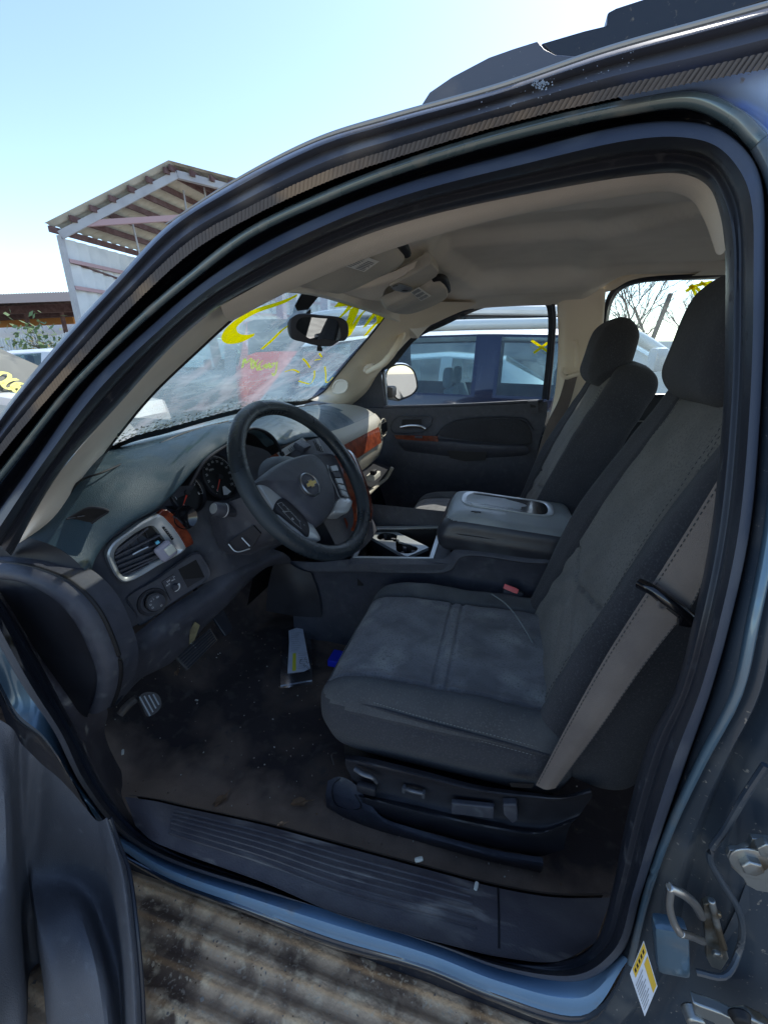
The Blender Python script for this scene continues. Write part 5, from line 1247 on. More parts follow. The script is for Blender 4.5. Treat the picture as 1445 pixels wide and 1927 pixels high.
m.soft((.24, .20, .055), .02, (6, 6, 4), 'black', c=(.42, .53, .615)); sb_ = m.build('seat_base', suv)
m = MB(); m.tube(Y([(640,1466,.262),(628,1476,.262),(626,1500,.262),(634,1516,.26),(668,1524,.255),(680,1518,.252),(668,1496,.255)]), .0010, 'black', n=6); m.tube(Y([(628,1440,.262),(624,1420,.27),(634,1416,.27)]), .0015, 'black', n=6); m.build('seam', sb_)
m = MB(); m.soft((.022, .008, .012), .006, (6, 3, 4), 'plastic_dark', c=W(690, 1484, y=.252)); m.tube(Y([(668,1447,.246),(682,1456,.240),(700,1463,.240),(709,1472,.246)]), .0055, 'silver_dim', n=10, flat=.8); m.build('height_lever', sb_)
m = MB(); m.tube(Y([(760,1484,.256),(775,1489,.250),(797,1494,.254)]), .0045, 'silver_dim', n=10); m.soft((.004, .006, .008), .003, (2, 2, 2), 'silver_dim', c=W(760, 1485, y=.255)); m.soft((.004, .006, .008), .003, (2, 2, 2), 'silver_dim', c=W(797, 1495, y=.255)); m.build('lumbar_switch', sb_)
m = MB(); q0 = [W(a, b, y=.258) for a, b in [(850,1502),(930,1510),(930,1532),(850,1522)]]; m.prism(q0, (0, -.012, 0), 'plastic'); m.build('slide_switch', sb_, bevel=.003)
m = MB(); q0 = [W(a, b, y=.258) for a, b in [(946,1500),(972,1500),(975,1530),(964,1536),(948,1520)]]; m.prism(q0, (0, -.016, 0), 'plastic'); m.build('recline_switch', sb_, bevel=.003)
m = MB(); q0 = [W(a, b, y=.252) for a, b in [(958,1472),(1005,1474),(1000,1482),(962,1480)]]; m.prism(q0, (0, -.002, 0), 'black'); m.build('belt_slot', sb_)
# seat belt over the outer bolster, with its tongue
m = MB()
up_l = Y([(1400,820,.19),(1355,895,.20),(1300,985,.215),(1240,1080,.235),(1200,1140,.245),(1140,1235,.25),(1075,1350,.25),(1008,1478,.255)])
up_r = Y([(1420,1000,.17),(1368,1020,.175),(1330,1080,.19),(1305,1135,.205),(1262,1188,.22),(1205,1262,.225),(1130,1370,.23),(1045,1484,.245)])
m.loftk([up_l, [a.lerp(b, .5)+V((0, -.006, 0)) for a, b in zip(up_l, up_r)], up_r], 'webbing', k=10, nu=4)
belt = m.build('seat_belt', suv)
for U, s in ((up_l, .05), (up_r, .95)):
    m = MB()
    P = [a.lerp(b, s) for a, b in zip(up_l, up_r)]; P = cr(P, 160)
    for i in range(0, 158, 2): m.bar(P[i]+V((0, -.003, 0)), P[i+1]+V((0, -.003, 0)), .0010, .0010, 'thread_dark')
    m.build('stitching', belt)
m = MB()
m.tube(Y([(1203,1098,.228),(1230,1112,.212),(1262,1135,.20),(1295,1160,.198),(1306,1172,.20)]), .0075, 'gloss_black', n=12)
m.loft([Y([(1205,1104,.224),(1240,1128,.208),(1280,1158,.20),(1300,1180,.20)]), Y([(1214,1112,.222),(1246,1140,.206),(1284,1170,.198),(1296,1182,.20)])], 'black', nv=12, nu=4)
m.soft((.013, .006, .010), .004, (4, 2, 4), 'gloss_black', c=W(1296, 1166, y=.20))
tg = m.build('belt_tongue', belt); m = MB(); bc_ = W(1244, 1138, y=.204)
m.lathe([(.0068, 0), (.0065, .003), (.004, .0032), (.0035, .001), (0, .001)], bc_, V((.2, -1, .3)), 'webbing', n=20, cap=False); m.build('belt_button', belt)
# buckle between seat and console
m = MB(); bR = Matrix.Rotation(math.radians(-25), 3, 'X') @ Matrix.Rotation(math.radians(15), 3, 'Y')
bcn = W(962, 1112, y=.80); m.soft((.030, .016, .040), .007, (6, 4, 6), 'plastic_dark', c=bcn+V((.0, .0, -.035)), R=bR)
m.tube([bcn+V((.01, 0, -.06)), W(1005, 1165, y=.80)], .010, 'black', n=8); bkl = m.build('belt_buckle', suv)
m = MB(); m.soft((.022, .010, .008), .003, (4, 3, 2), 'button_red', c=bcn+V((-.002, -.002, .008)), R=bR); m.build('release_button', bkl)
m = MB(); m.tube(Y([(925,1118,.70),(950,1135,.66),(975,1165,.62),(1005,1215,.56),(1028,1262,.50),(1042,1300,.45),(1050,1340,.40)]), .0016, 'thread', n=6, k=8); m.build('loose_cord', suv)
# ================================================================ centre console
m = MB()
def cons(x): return .80+.13*max(0, min(1, (x+.2)/.75))
low = [V((x, .845, .50)) for x in (-.30, -.1, .1, .35, .55, .85)]
r1 = Y([(545,1075,.845),(600,1078,.845),(668,1078,.845),(760,1080,.845),(846,1076,.845),(870,1050,.845),(1000,1062,.845),(1080,1062,.845)])
lowr = [V((p.x, .845, .50)) for p in r1]
r2 = [p+V((0, .0, .012)) for p in r1]; 
tp_ = Y([(540,1055,.85),(600,1058,.85),(664,1052,.855),(760,1055,.855),(836,1050,.855),(862,1030,.855),(1000,1040,.855),(1080,1040,.855)])
m.loftk([lowr, r1, [p+V((0, -.008, .008)) for p in r1], [p+V((0, -.004, -.006)) for p in tp_], tp_], 'plastic', k=6, nu=4)
m.grid([[V((x, 1.16, z)) for x in (-.3, .3, .85)] for z in (.5, .95)], 'plastic'); cs = m.build('centre_console', suv)
ZC = .868
m = MB()
def zt(x): return ZC+.02*(x-.04)/.28
def cpz(px, py, o=0): return at_plane(px, py, V((.04, .9, ZC+o)), V((-.07, 0, 1)).normalized())
fo = [cpz(*p) for p in [(655,1062),(850,1062),(842,980),(690,980)]]
fo2 = [cpz(*p) for p in [(664,1050),(815,1052),(835,990),(690,992)]]; fi = [cpz(*p, .001) for p in [(672,1048),(808,1050),(826,994),(696,996)]]
m.grid([[p-V((0, 0, .02)) for p in fo], fo, fo2], 'plastic', closev=True, smooth=False); m.build('console_top', cs, bevel=.003)
m = MB(); m.grid([fo2, [p+V((0, 0, .003)) for p in fo2], [p+V((0, 0, .003)) for p in fi], [p-V((0, 0, .004)) for p in fi]], 'silver', closev=True, smooth=False); m.build('frame', cs)
m = MB(); m.grid([fi, [p-V((0, 0, .11)) for p in fi]], 'black', closev=True, smooth=False); m.add([p-V((0, 0, .10)) for p in fi], [[0, 1, 2, 3]], 'plastic_dark', False); m.build('tray', cs)
m = MB()
C2c = C2
def cup(p, o): return cpz(*C2(*p), o)
pq = [cup(p, -.012) for p in [(870,1702),(985,1660),(1225,1775),(1100,1830)]]
pqs = cr(pq+[], 40, True); 
cA = cup((988, 1715), -.012); cB = cup((1100, 1785), -.012)
N_ = 96
cen = sum(pq, V())/4; outer = []
def quadpt(a):  # rounded rectangle outline by ray cast
    d = V((math.cos(a), math.sin(a), 0)); best = None
    for i in range(4):
        p, q = pq[i], pq[(i+1) % 4]; e = q-p; den = d.x*e.y-d.y*e.x
        if abs(den) < 1e-9: continue
        w_ = p-cen; t = (w_.x*e.y-w_.y*e.x)/den; u = (w_.x*d.y-w_.y*d.x)/den
        if t > 0 and -.001 <= u <= 1.001 and (best is None or t < best): best = t
    return cen+d*best
rc = .039
ax2 = (cB-cA).normalized(); 
def bothcirc(a):
    d = V((math.cos(a), math.sin(a), 0)); best = .012
    for c_ in (cA, cB):
        w_ = c_-cen; w_.z = 0; b_ = w_.dot(d); disc = b_*b_-(w_.length_squared-rc*rc)
        if disc > 0: best = max(best, b_+math.sqrt(disc))
    return best
A_o = []; A_i = []
for i in range(N_):
    a = i*math.tau/N_; o_ = quadpt(a); d = V((math.cos(a), math.sin(a), 0)); r_ = min(bothcirc(a), (o_-cen).length-.004); pt_ = cen+d*r_; pt_.z = o_.z = cen.z+.07*((pt_-cen).x); o_.z = cen.z+.07*((o_-cen).x); A_o.append(o_); A_i.append(pt_)
m.grid([[p-V((0, 0, .012)) for p in A_o], A_o, A_i, [p-V((0, 0, .008)) for p in A_i]], 'silver', closev=True, smooth=False)
m.grid([[p-V((0, 0, .012)) for p in A_o], [p-V((0, 0, .07)) for p in A_o]], 'plastic_dark', closev=True)
ch = m.build('cup_holder', cs)
m = MB()
for c_ in (cA, cB):
    m.lathe([(.0, -.06), (.030, -.06), (.034, -.03), (.036, -.004), (.0375, -.001)], c_, (0, 0, 1), 'black', n=32, cap=False)
    for a in (0, 2.1, 4.2): m.soft((.010, .006, .008), .003, (2, 2, 2), 'plastic', c=c_+V((.026*math.cos(a), .026*math.sin(a), -.012)), R=Matrix.Rotation(a, 3, 'Z'))
m.build('cup_well', ch)
# arm rest lid
LR = Matrix.Rotation(math.radians(3), 3, 'Y'); LC = V((.515, 1.005, .978))
def liddef(p):
    x, y, z = p
    if z > 0: z += .008*(1-(y/.16)**2)-(.020*max(0, (-x-.12)/.09)**2)
    x2 = x-.006*math.exp(-((z+.005)/.02)**2)*(1 if x < 0 else -1); y2 = y+.006*math.exp(-((z+.005)/.02)**2)*sgn(y)
    z2 = z+(.0035 if abs(z) < .01 and False else 0)
    return x2, y2, z2
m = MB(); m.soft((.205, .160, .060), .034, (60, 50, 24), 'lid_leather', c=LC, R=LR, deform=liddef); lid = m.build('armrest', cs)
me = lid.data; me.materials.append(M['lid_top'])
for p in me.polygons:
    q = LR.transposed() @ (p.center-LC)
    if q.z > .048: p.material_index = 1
m = MB()
def lp_(x, y, o=0): return LC+LR @ (V(liddef((x, y, .060)))+V((0, 0, o)))
ro = [(-.155, .03), (-.15, .115), (.12, .115), (.13, .035)]
ro_ = cr([lp_(x, y, .001) for x, y in [(-.13, -.045), (-.15, -.02), (-.15, .09), (-.13, .108), (.0, .110), (.12, .106), (.135, .09), (.135, -.02), (.115, -.045), (0, -.048)]], 60, True)
c = sum(ro_, V())/60; m.grid([[p-V((0, 0, .004)) for p in ro_], [p+V((0, 0, .0025)) for p in ro_], [p+(c-p)*.09+V((0, 0, .002)) for p in ro_], [p+(c-p)*.13-V((0, 0, .001)) for p in ro_]], 'silver', closev=True)
inn = [p+(c-p)*.13+V((0, 0, .0006)) for p in ro_]; m.add(inn, [list(range(60))], 'gloss_black', False); m.build('tray_insert', lid)
m = MB()
e = lp_(-.115, -.098, .0012)
for a, b in [((0, 0), (.018, .006)), ((.018, .006), (.03, .0)), ((.0, .004), (.03, .010)), ((.010, -.006), (.020, -.002))]: m.bar(e+LR @ V((a[0], a[1], 0)), e+LR @ V((b[0], b[1], 0)), .0018, .0012, 'black')
m.build('emblem', lid)
m = MB(); sq = [LC+LR @ V(liddef((x, y, .012))) for x, y in [(.19, -.158), (.0, -.158), (-.15, -.158), (-.19, -.14), (-.20, -.10), (-.20, 0), (-.20, .12)]]; m.tube(sq, .0014, 'black', n=6); m.build('seam', lid)
m = MB(); m.soft((.19, .15, .05), .015, (6, 6, 4), 'plastic', c=(.55, 1.005, .885)); m.build('bin', cs)
# knee side panel of the console towards the pedals
m = MB(); m.loft([Y([(520,1042,.80),(560,1070,.82),(585,1078,.83)]), Y([(505,1100,.80),(560,1110,.80),(600,1120,.83)]), Y([(500,1150,.80),(560,1160,.81),(605,1162,.83)])], 'plastic_dark', nv=12, nu=12); m.build('side_carpet', cs)
# ================================================================ passenger door card
pd = lambda a, b, o=0.: ps(a, b, .03+o)
m = MB()
m.loft([[pd(660,765,-.01), pd(720,768,-.0), pd(860,764), pd(960,760), pd(1030,756)],
        [pd(680,790), pd(735,790,.0), pd(860,790), pd(960,788), pd(1028,786)],
        [pd(690,830), pd(740,830,.012), pd(860,836,.02), pd(960,838,.02), pd(1015,830)],
        [pd(700,880), pd(750,868,.02), pd(860,876,.03), pd(960,876,.02), pd(1008,880)],
        [pd(720,930), pd(780,930,.0), pd(860,940,0), pd(960,940), pd(1000,940)],
        [pd(740,1010), pd(790,1010), pd(860,1010), pd(960,1010), pd(1000,1000)]], 'plastic', nv=50, nu=40)
pdr = m.build('passenger_door', suv)
C3 = lambda x, y: (700+x*.5156, 480+y*.5156)
m = MB(); pc = cr([pd(*C3(*p), .012) for p in [(240,655),(255,630),(300,605),(380,598),(480,598),(555,605),(578,640),(578,690),(430,685),(300,670)]], 60, True); c = sum(pc, V())/60
m.grid([pc, [p+(c-p)*.05+V((0, -.010, 0)) for p in pc], [p+(c-p)*.15+V((0, -.013, 0)) for p in pc], [p+(c-p)*.7+V((0, -.012, 0)) for p in pc]], 'fabric', closev=True); m.add([p+(c-p)*.7+V((0, -.012, 0)) for p in pc], [list(range(60))], 'fabric'); m.build('insert', pdr)
m = MB(); m.tube([pd(*C3(*p), .014) for p in [(215,690),(240,650),(260,625),(310,602),(400,592),(500,592),(560,600),(590,640)]], .0028, 'rubber', n=8); m.build('trim_bead', pdr)
m = MB(); m.loft([[pd(*C3(*p), .02) for p in [(85,662),(150,662),(240,668),(420,685),(560,690)]], [pd(*C3(*p), .055) for p in [(90,672),(150,672),(240,680),(420,695),(565,700)]], [pd(*C3(*p), .05) for p in [(100,690),(170,694),(300,712),(430,718),(575,716)]], [pd(*C3(*p), .02) for p in [(120,715),(200,730),(300,745),(430,745),(560,730)]]], 'plastic', nv=40, nu=12); m.build('armrest', pdr)
m = MB(); m.prism([pd(*C3(*p), .058) for p in [(82,656),(160,658),(240,660),(242,680),(160,676),(88,670)]], (0, -.003, 0), 'burl'); m.soft((.02, .006, .006), .003, (3, 2, 2), 'plastic', c=pd(*C3(170, 664), .066)); m.build('wood_trim', pdr)
m = MB(); hq = cr([pd(*C3(*p), .016) for p in [(68,620),(90,590),(160,588),(215,590),(220,605),(190,640),(130,648),(75,645)]], 40, True); m.tube(hq, .003, 'plastic', closed=True, n=8, raw=True); m.tube([pd(*C3(*p), .03) for p in [(104,628),(140,622),(180,626),(196,634)]], .008, 'chrome', n=10); m.prism([pd(*C3(*p), .016) for p in [(110,600),(180,598),(180,622),(108,624)]], (0, -.001, 0), 'black'); m.build('inner_handle', pdr)
m = MB(); m.prism([pd(*C3(*p), .045) for p in [(275,712),(420,716),(412,748),(340,752),(285,740)]], (0, -.004, 0), 'black'); m.build('pull_pocket', pdr)
m = MB(); m.prism([pd(*C3(*p), .010) for p in [(568,532),(606,530),(606,575),(570,575)]], (0, -.012, 0), 'plastic'); m.prism([pd(*C3(*p), .023) for p in [(576,540),(598,540),(598,556),(578,556)]], (0, -.001, 0), 'black'); m.build('lock_knob', pdr)
m = MB(); m.tube([ps(a, b, .028) for a, b in [(722,766),(860,762),(1022,754)]], .008, 'plastic', n=8); m.build('belt_strip', pdr)
# ---------------------------------------------------------------- outside mirror
MQ = W(757, 716, y=1.99); MNn = V((.72, -.55, .02)).normalized()
def mq(x, y, o=0.): return at_plane(*C1_(x, y), MQ+MNn*o, MNn)
gpoly = [(1245,800),(1290,755),(1390,750),(1440,785),(1450,900),(1420,950),(1330,1000),(1270,940),(1240,880)]
C4_ = lambda x, y: (400+x*.3322, 440+y*.3322)
gp_ = [(985,800),(1000,765),(1040,745),(1100,748),(1140,785),(1155,870),(1130,905),(1080,928),(1055,935),(1020,905),(990,860)]
def mq2(p, o=0.): return at_plane(*C4_(*p), MQ+MNn*o, MNn)
P = cr([mq2(p) for p in gp_], 50, True); c = sum(P, V())/50
m = MB(); m.grid([[p+(c-p)*-.06+MNn*.002 for p in P], [p+(c-p)*-.14-MNn*.010 for p in P], [p+(c-p)*-.10-MNn*.06+V((-.015, 0, 0)) for p in P], [p+(c-p)*.3-MNn*.10 for p in P]], 'chrome_white', closev=True); m.add([p+(c-p)*.3-MNn*.10 for p in P], [list(range(50))], 'chrome_white')
m.soft((.03, .05, .03), .015, (4, 4, 4), 'plastic_dark', c=c+V((-.05, -.06, -.05)))
sm_ = m.build('wing_mirror', suv); m = MB(); m.tube([p+(c-p)*-.03 for p in P], .0045, 'black', closed=True, n=8, raw=True); m.build('rim', sm_)
m = MB(); m.add(P, [list(range(50))], 'mirror', False); m.build('mirror_glass', sm_)
m = MB(); m.bar(ps(722, 698, -.01), ps(727, 762, -.01), .014, .02, 'silver_light'); m.build('window_guide', suv)
# ================================================================ loose things in the cabin
bag = thing('document_bag', 'clear zip bag of white papers with a yellow stripe lying on the dark carpet', 'plastic bag', W(560, 1235, z=.52))
m = MB()
def fl(px, py, o=0.): return W(px, py, z=.530+o)
m.grid([[fl(a+(c_-a)*t, b+(d-b)*t, .006*math.sin(math.pi*t)+.001*random.random()) for t in [k/8 for k in range(9)]] for a, b, c_, d in [(531,1185,583,1172),(530,1230,586,1225),(528,1268,587,1262),(527,1296,588,1288)]], 'plastic_bag'); m.build('pouch', bag)
m = MB(); m.bar(fl(528, 1291, .003), fl(587, 1281, .003), .004, .002, 'paper'); m.build('zip', bag)
m = MB()
pg = [(543,1187),(569,1178),(578,1228),(584,1258),(572,1264),(541,1268),(544,1210)]
m.add([fl(*p, .008) for p in pg], [list(range(7))], 'paper', False)
for i in range(9):
    y0 = 1192+i*4; m.stroke([fl(548, y0, .009), fl(566-3*(i % 3), y0-1.2, .009)], .0012, 'ink_grey', (0, 0, 1), raw=True)
for i in range(8):
    y0 = 1230+i*4; m.stroke([fl(561, y0, .009), fl(578-3*(i % 2), y0-1.2, .009)], .0012, 'ink_grey', (0, 0, 1), raw=True)
m.add([fl(*p, .0095) for p in [(551,1230),(557,1229),(557,1262),(550,1263)]], [[0, 1, 2, 3]], 'highlighter', False)
for i, a in enumerate([(576,1240),(579,1246),(574,1252),(580,1256)]): m.tube([fl(a[0]+2.2*math.cos(q), a[1]+2.2*math.sin(q), .0100) for q in [k*.9 for k in range(6)]], .0006, 'black', n=5)
m.stroke([fl(564, 1244, .0100), fl(568, 1240, .0100), fl(564, 1248, .0100), fl(570, 1250, .0100)], .0012, 'black', (0, 0, 1))
m.build('papers', bag)
m = MB(); m.box(W(634, 1240, z=.545), (.022, .03, .012), 'blue_card'); tag(m.build('card_box', bevel=.002), 'small bright blue box on the carpet beside the seat cushion', 'box')
m = MB(); m.box(W(528, 1153, z=.524), (.02, .004, .0008), 'paper'); tag(m.build('paper_scrap'), 'small white paper sliver at the foot of the console', 'paper')
def leaf(px, py, z, s, label, rot, mt='leaf_dry'):
    c = W(px, py, z=z); m = MB(); r_ = Matrix.Rotation(rot, 3, 'Z'); pts = []
    for i in range(12):
        a = i*math.tau/12; rr = s*(.6+.4*abs(math.cos(a*2.5))); pts.append(c+r_ @ V((rr*math.cos(a), rr*.5*math.sin(a), s*.25*math.cos(a*2)**2+.002)))
    m.add([c+V((0, 0, s*.05+.001))]+pts, [[0, i+1, (i+1) % 12+1] for i in range(12)], mt)
    m.tube([c, c+r_ @ V((s*1.5, s*.2, s*.2))], s*.05, mt, n=5)
    tag(m.build('dry_leaf'), label, 'leaf', 'dead leaves on the carpet and sill')
leaf(415, 1508, .515, .022, 'long curled brown leaf by the front end of the sill plate', 1.2)
leaf(563, 1512, .515, .024, 'ragged brown leaf on the carpet just ahead of the seat base', .3)
leaf(529, 1553, .612, .010, 'small pale leaf fragment on the sill plate edge', .5)
leaf(333, 1268, .60, .016, 'torn leaf hanging under the brake pedal', 2.)
for i, (a, b, z, s, lb) in enumerate([(788,1618,.612,.008,'pale curled chip near the seat base rail'), (896,1668,.612,.007,'round pale pebble near the rear end of the sill plate'), (231,1416,.63,.006,'thin white sliver on the kick panel'), (370,1318,.52,.005,'tiny pale crumb below the pedals')]):
    m = MB(); c = W(a, b, z=z); m.soft((s*(1 if i != 2 else 1.2), s*.5, s*.4), s*.3, (3, 3, 3), 'paper_warm', c=c, R=Matrix.Rotation(i*.9+.5, 3, 'Z')); tag(m.build('debris'), lb, 'debris')
m = MB(); random.seed(9)
for k in range(420):
    x = random.uniform(-.5, .75); y = random.uniform(.13, .80); r_ = random.uniform(.0007, .0026); zz = fz(x, y)+.002
    if .12 < x < .72 and y > .28: continue
    m.soft((r_, r_*.7, r_*.5), r_*.35, (1, 1, 1), random.choice(('stone', 'leaf_dry', 'paper_warm', 'stone')), c=(x, y, zz), R=Matrix.Rotation(random.random()*3, 3, 'Z'))
tag(m.build('floor_grit'), 'fine grit and crumbs scattered over the dark carpet', 'grit', kind='stuff')
# air freshener clipped on the vent
af = thing('air_freshener', 'lavender grey clip-on air freshener hooked on the left vent', 'air freshener', fp(312, 1036, .03))
m = MB(); frm = Matrix((fx, fy, FN)).transposed(); m.soft((.0205, .0205, .0085), .008, (8, 8, 4), 'lavender', c=fp(312, 1037, .030), R=frm @ Matrix.Rotation(.12, 3, 'Z')); m.build('case', af)
m = MB(); m.soft((.011, .011, .003), .0028, (6, 6, 3), 'lens', c=fp(*C9(676, 842), .039), R=frm @ Matrix.Rotation(.12, 3, 'Z')); m.build('gel_window', af)
m = MB(); m.box(fp(*C9(560, 775), .030), (.004, .003, .002), 'cyan_tab', R=frm); m.build('tab', af)
# ================================================================ outside
def struct(o): o['kind'] = 'structure'; return o
m = MB(); m.grid([[V((-400+800*i/40, -400+800*j/40, 0)) for j in range(41)] for i in range(41)], 'dirt'); struct(m.build('ground'))
def car(name, label, cat, loc, rz, L_, H_, Wd_, prof, col, glass='glass_dark', top=None, group=None, interior=True):
    """prof: stations (x 0..1, z belt, z roof, inset roof); glass between stations flagged"""
    t = thing(name, label, cat, loc, group); t.rotation_euler = (0, 0, rz); hw = Wd_/2; LOCAL.add(t.name)
    m = MB(); rings = []; X = []
    for (x, z0, zb, zr, wb, wr, g) in prof:
        xx = (x-.5)*L_; X.append(xx); b = hw*wb; r = hw*wr
        half = [(-b*.94, z0), (-b*1.0, z0+(zb-z0)*.35), (-b*1.0, z0+(zb-z0)*.75), (-b*.97, zb)]
        up_ = [(-r, zr-.05) if zr-zb > .1 else (-r, zr), (-r*.85, zr-.005 if zr-zb > .1 else zr+.005), (-r*.45, zr+.015)]
        pts = half+up_+[(0, zr+.02)]+[(-a, c_) for a, c_ in reversed(up_)]+[(-a, c_) for a, c_ in reversed(half)]
        rings.append([V((xx, a, c_)) for a, c_ in pts])
    n = len(rings[0]); wins = []
    for i in range(len(rings)-1):
        A, B = rings[i], rings[i+1]; ga = prof[i][6]
        for j in range(n-1):
            f = [A[j], B[j], B[j+1], A[j+1]]
            side = j in (3, n-5); topf = 4 <= j <= n-6
            if ('s' in ga and side) or ('t' in ga and topf): wins.append((side, f))
            else: m.add(f, [[0, 1, 2, 3]], (top if top and (topf or ('w' in ga and side)) else col), True)
    m.add(rings[0], [list(range(n))], col); m.add(rings[-1], [list(range(n))], col)
    body = m.build('body', t, auto=30)
    grp = {}
    for s, f in wins:
        k = ('s', round(f[0].x, 2), f[0].y > 0) if s else ('t', round(f[0].x, 2)); grp.setdefault(k, []).append((s, f))
    for k, fs in grp.items():
        w = MB(); fm = MB()
        for s, f in fs:
            if s:
                c = sum(f, V())/4; inn = [p.lerp(c, .0)+(c-p).normalized()*min(.035, (c-p).length*.4) for p in f]
                w.add(inn, [[0, 1, 2, 3]], glass, False)
                for q in range(4): fm.add([f[q], f[(q+1) % 4], inn[(q+1) % 4], inn[q]], [[0, 1, 2, 3]], col if col != 'navy' else 'navy', False)
            else: w.add(f, [[0, 1, 2, 3]], glass, True)
        wo_ = w.build('window', t)
        if fm.v: fm.build('frame', wo_)
    if interior:
        m = MB()
        for sx in (-.12*L_, .10*L_):
            for sy in (-.38, .38): m.soft((.06, .22, .30), .05, (3, 5, 5), 'seat_far', c=(sx, sy, .95), R=Matrix.Rotation(.25, 3, 'Y')); m.soft((.04, .12, .09), .035, (3, 4, 4), 'seat_far', c=(sx+.1, sy, 1.32))
        m.box((0, 0, .62), (L_*.30, hw*.85, .04), 'seat_far'); m.build('seats', t)
    for x in (-.32*L_, .30*L_):
        for s in (-1, 1):
            m = MB(); c = V((x, s*(hw-.10), .34)); m.lathe([(.2, -.1), (.31, -.11), (.34, -.07), (.34, .07), (.31, .11), (.2, .1)], c, (0, 1, 0), 'tyre', n=28); wq = m.build('wheel', t)
            m = MB(); m.lathe([(0, .09*s), (.05, .10*s), (.19, .08*s), (.21, .11*s)], c, (0, 1, 0), 'silver', n=24, cap=False); m.build('rim', wq)
    return t
def trail(t, parts):
    for nm, sh in parts:
        m = MB(); sh(m); m.build(nm, t)
SUVP = [(0, .45, .72, .74, .80, .70, ''), (.02, .35, .90, .93, .94, .82, ''), (.24, .30, 1.02, 1.06, 1.0, .84, 't'), (.36, .30, 1.12, 1.64, 1.0, .76, 's'), (.545, .30, 1.13, 1.70, 1.0, .76, ''), (.575, .30, 1.13, 1.70, 1.0, .76, 's'), (.73, .30, 1.14, 1.69, 1.0, .76, ''), (.76, .30, 1.14, 1.68, 1.0, .76, 's'), (.90, .32, 1.15, 1.64, .98, .74, 't'), (.985, .40, 1.10, 1.14, .93, .80, ''), (1, .45, .8, .82, .88, .75, '')]
def suvp(dz, a=0): return [(x, z0, zb+dz*.4, zr+dz, wb, wr, g) for x, z0, zb, zr, wb, wr, g in SUVP]
nv = [(0, .45, .70, .72, .80, .70, ''), (.02, .35, .86, .89, .94, .82, ''), (.10, .30, .96, 1.00, 1.0, .84, ''), (.189, .30, 1.08, 1.12, 1.0, .84, 'tw'), (.285, .30, 1.14, 1.54, 1.0, .81, 'tw'), (.333, .30, 1.17, 1.66, 1.0, .80, 'w'), (.393, .30, 1.19, 1.715, 1.0, .80, 's'), (.53, .30, 1.20, 1.725, 1.0, .80, ''), (.56, .30, 1.20, 1.725, 1.0, .80, 's'), (.76, .30, 1.21, 1.70, 1.0, .80, ''), (.79, .30, 1.21, 1.68, 1.0, .80, 's'), (.90, .32, 1.22, 1.62, .98, .78, 't'), (.985, .40, 1.10, 1.14, .93, .80, ''), (1, .45, .8, .82, .88, .75, '')]
t = car('parked_suv', 'dark blue car with a silver roof parked right beside the passenger door', 'suv', (.50, 4.12, 0), 0, 4.66, 1.7, 1.86, nv, 'navy', 'glass_car', top='car_silver')
t.rotation_euler = (0, 0, math.pi)
def sil(m):
    for s in (-1, 1): m.tube([V((-1.62, s*.86, 1.10)), V((-1.25, s*.82, 1.38)), V((-1.0, s*.78, 1.56)), V((-.78, s*.77, 1.68)), V((-.50, s*.765, 1.74)), V((.0, s*.765, 1.745)), V((.6, s*.765, 1.735)), V((1.3, s*.76, 1.70)), V((1.7, s*.75, 1.65))], .042, 'car_silver', n=10)
def nmir(m):
    for s in (1,): m.soft((.04, .10, .075), .025, (4, 6, 4), 'car_white', c=(-.93, .93+.10, 1.50)); m.box((-.93, .92, 1.44), (.03, .06, .02), 'car_dark')
trail(t, [('roof_trim', sil), ('wing_mirror', nmir)])
def xs(m):
    for a, b in (((1000, 640), (1032, 662)), ((1004, 664), (1030, 645))): m.stroke([W(a[0], a[1], y=3.30), W(b[0], b[1], y=3.30)], .018, 'yellow', (0, -1, 0), raw=True)
LOCAL.discard(t.name); m = MB(); xs(m); m.build('writing', t)
van = [(0, .45, .95, .98, .9, .8, ''), (.03, .4, 1.15, 1.2, .97, .85, ''), (.12, .35, 1.25, 1.30, 1.0, .9, 't'), (.22, .35, 1.80, 2.10, 1.0, .86, 's'), (.36, .35, 1.82, 2.16, 1.0, .86, ''), (.40, .35, 1.82, 2.16, 1.0, .86, 's'), (.60, .35, 1.82, 2.16, 1.0, .86, ''), (.64, .35, 1.82, 2.16, 1.0, .86, 's'), (.95, .35, 1.82, 2.14, 1.0, .86, ''), (1, .4, 1.6, 1.9, .95, .82, '')]
t = car('parked_van', 'tall dark blue van with a white roof behind the navy SUV', 'van', (-1.25, 8.0, 0), 0, 5.6, 2.2, 2.0, van, 'navy', 'glass_dark')
def vr(m): m.loft([[V((x, y, z+.0)) for x, z in ((-1.75, 2.13), (-1.2, 2.20), (0, 2.24), (1.5, 2.24), (2.7, 2.18))] for y in (-.93, -.80, 0, .9)], 'car_white', nv=14, nu=8); m.tube([V((-1.9, -.90, 2.06)), V((-1.5, -.92, 2.15)), V((0, -.92, 2.20)), V((2.7, -.92, 2.16))], .07, 'car_white', n=8)
trail(t, [('roof_panel', vr)])
SED = [(0, .40, .62, .64, .80, .70, ''), (.02, .30, .76, .79, .93, .82, ''), (.25, .27, .90, .96, 1.0, .84, 't'), (.42, .27, .98, 1.40, 1.0, .70, 's'), (.55, .27, .99, 1.44, 1.0, .70, ''), (.57, .27, .99, 1.44, 1.0, .70, 's'), (.72, .27, 1.0, 1.40, 1.0, .70, 't'), (.87, .30, 1.0, 1.04, .98, .80, ''), (.985, .35, .92, .95, .92, .8, ''), (1, .4, .7, .72, .88, .75, '')]
def sed(k=1, dz=0): return [(x, z0, zb*k+dz, zr*k+dz, wb, wr, g) for x, z0, zb, zr, wb, wr, g in SED]
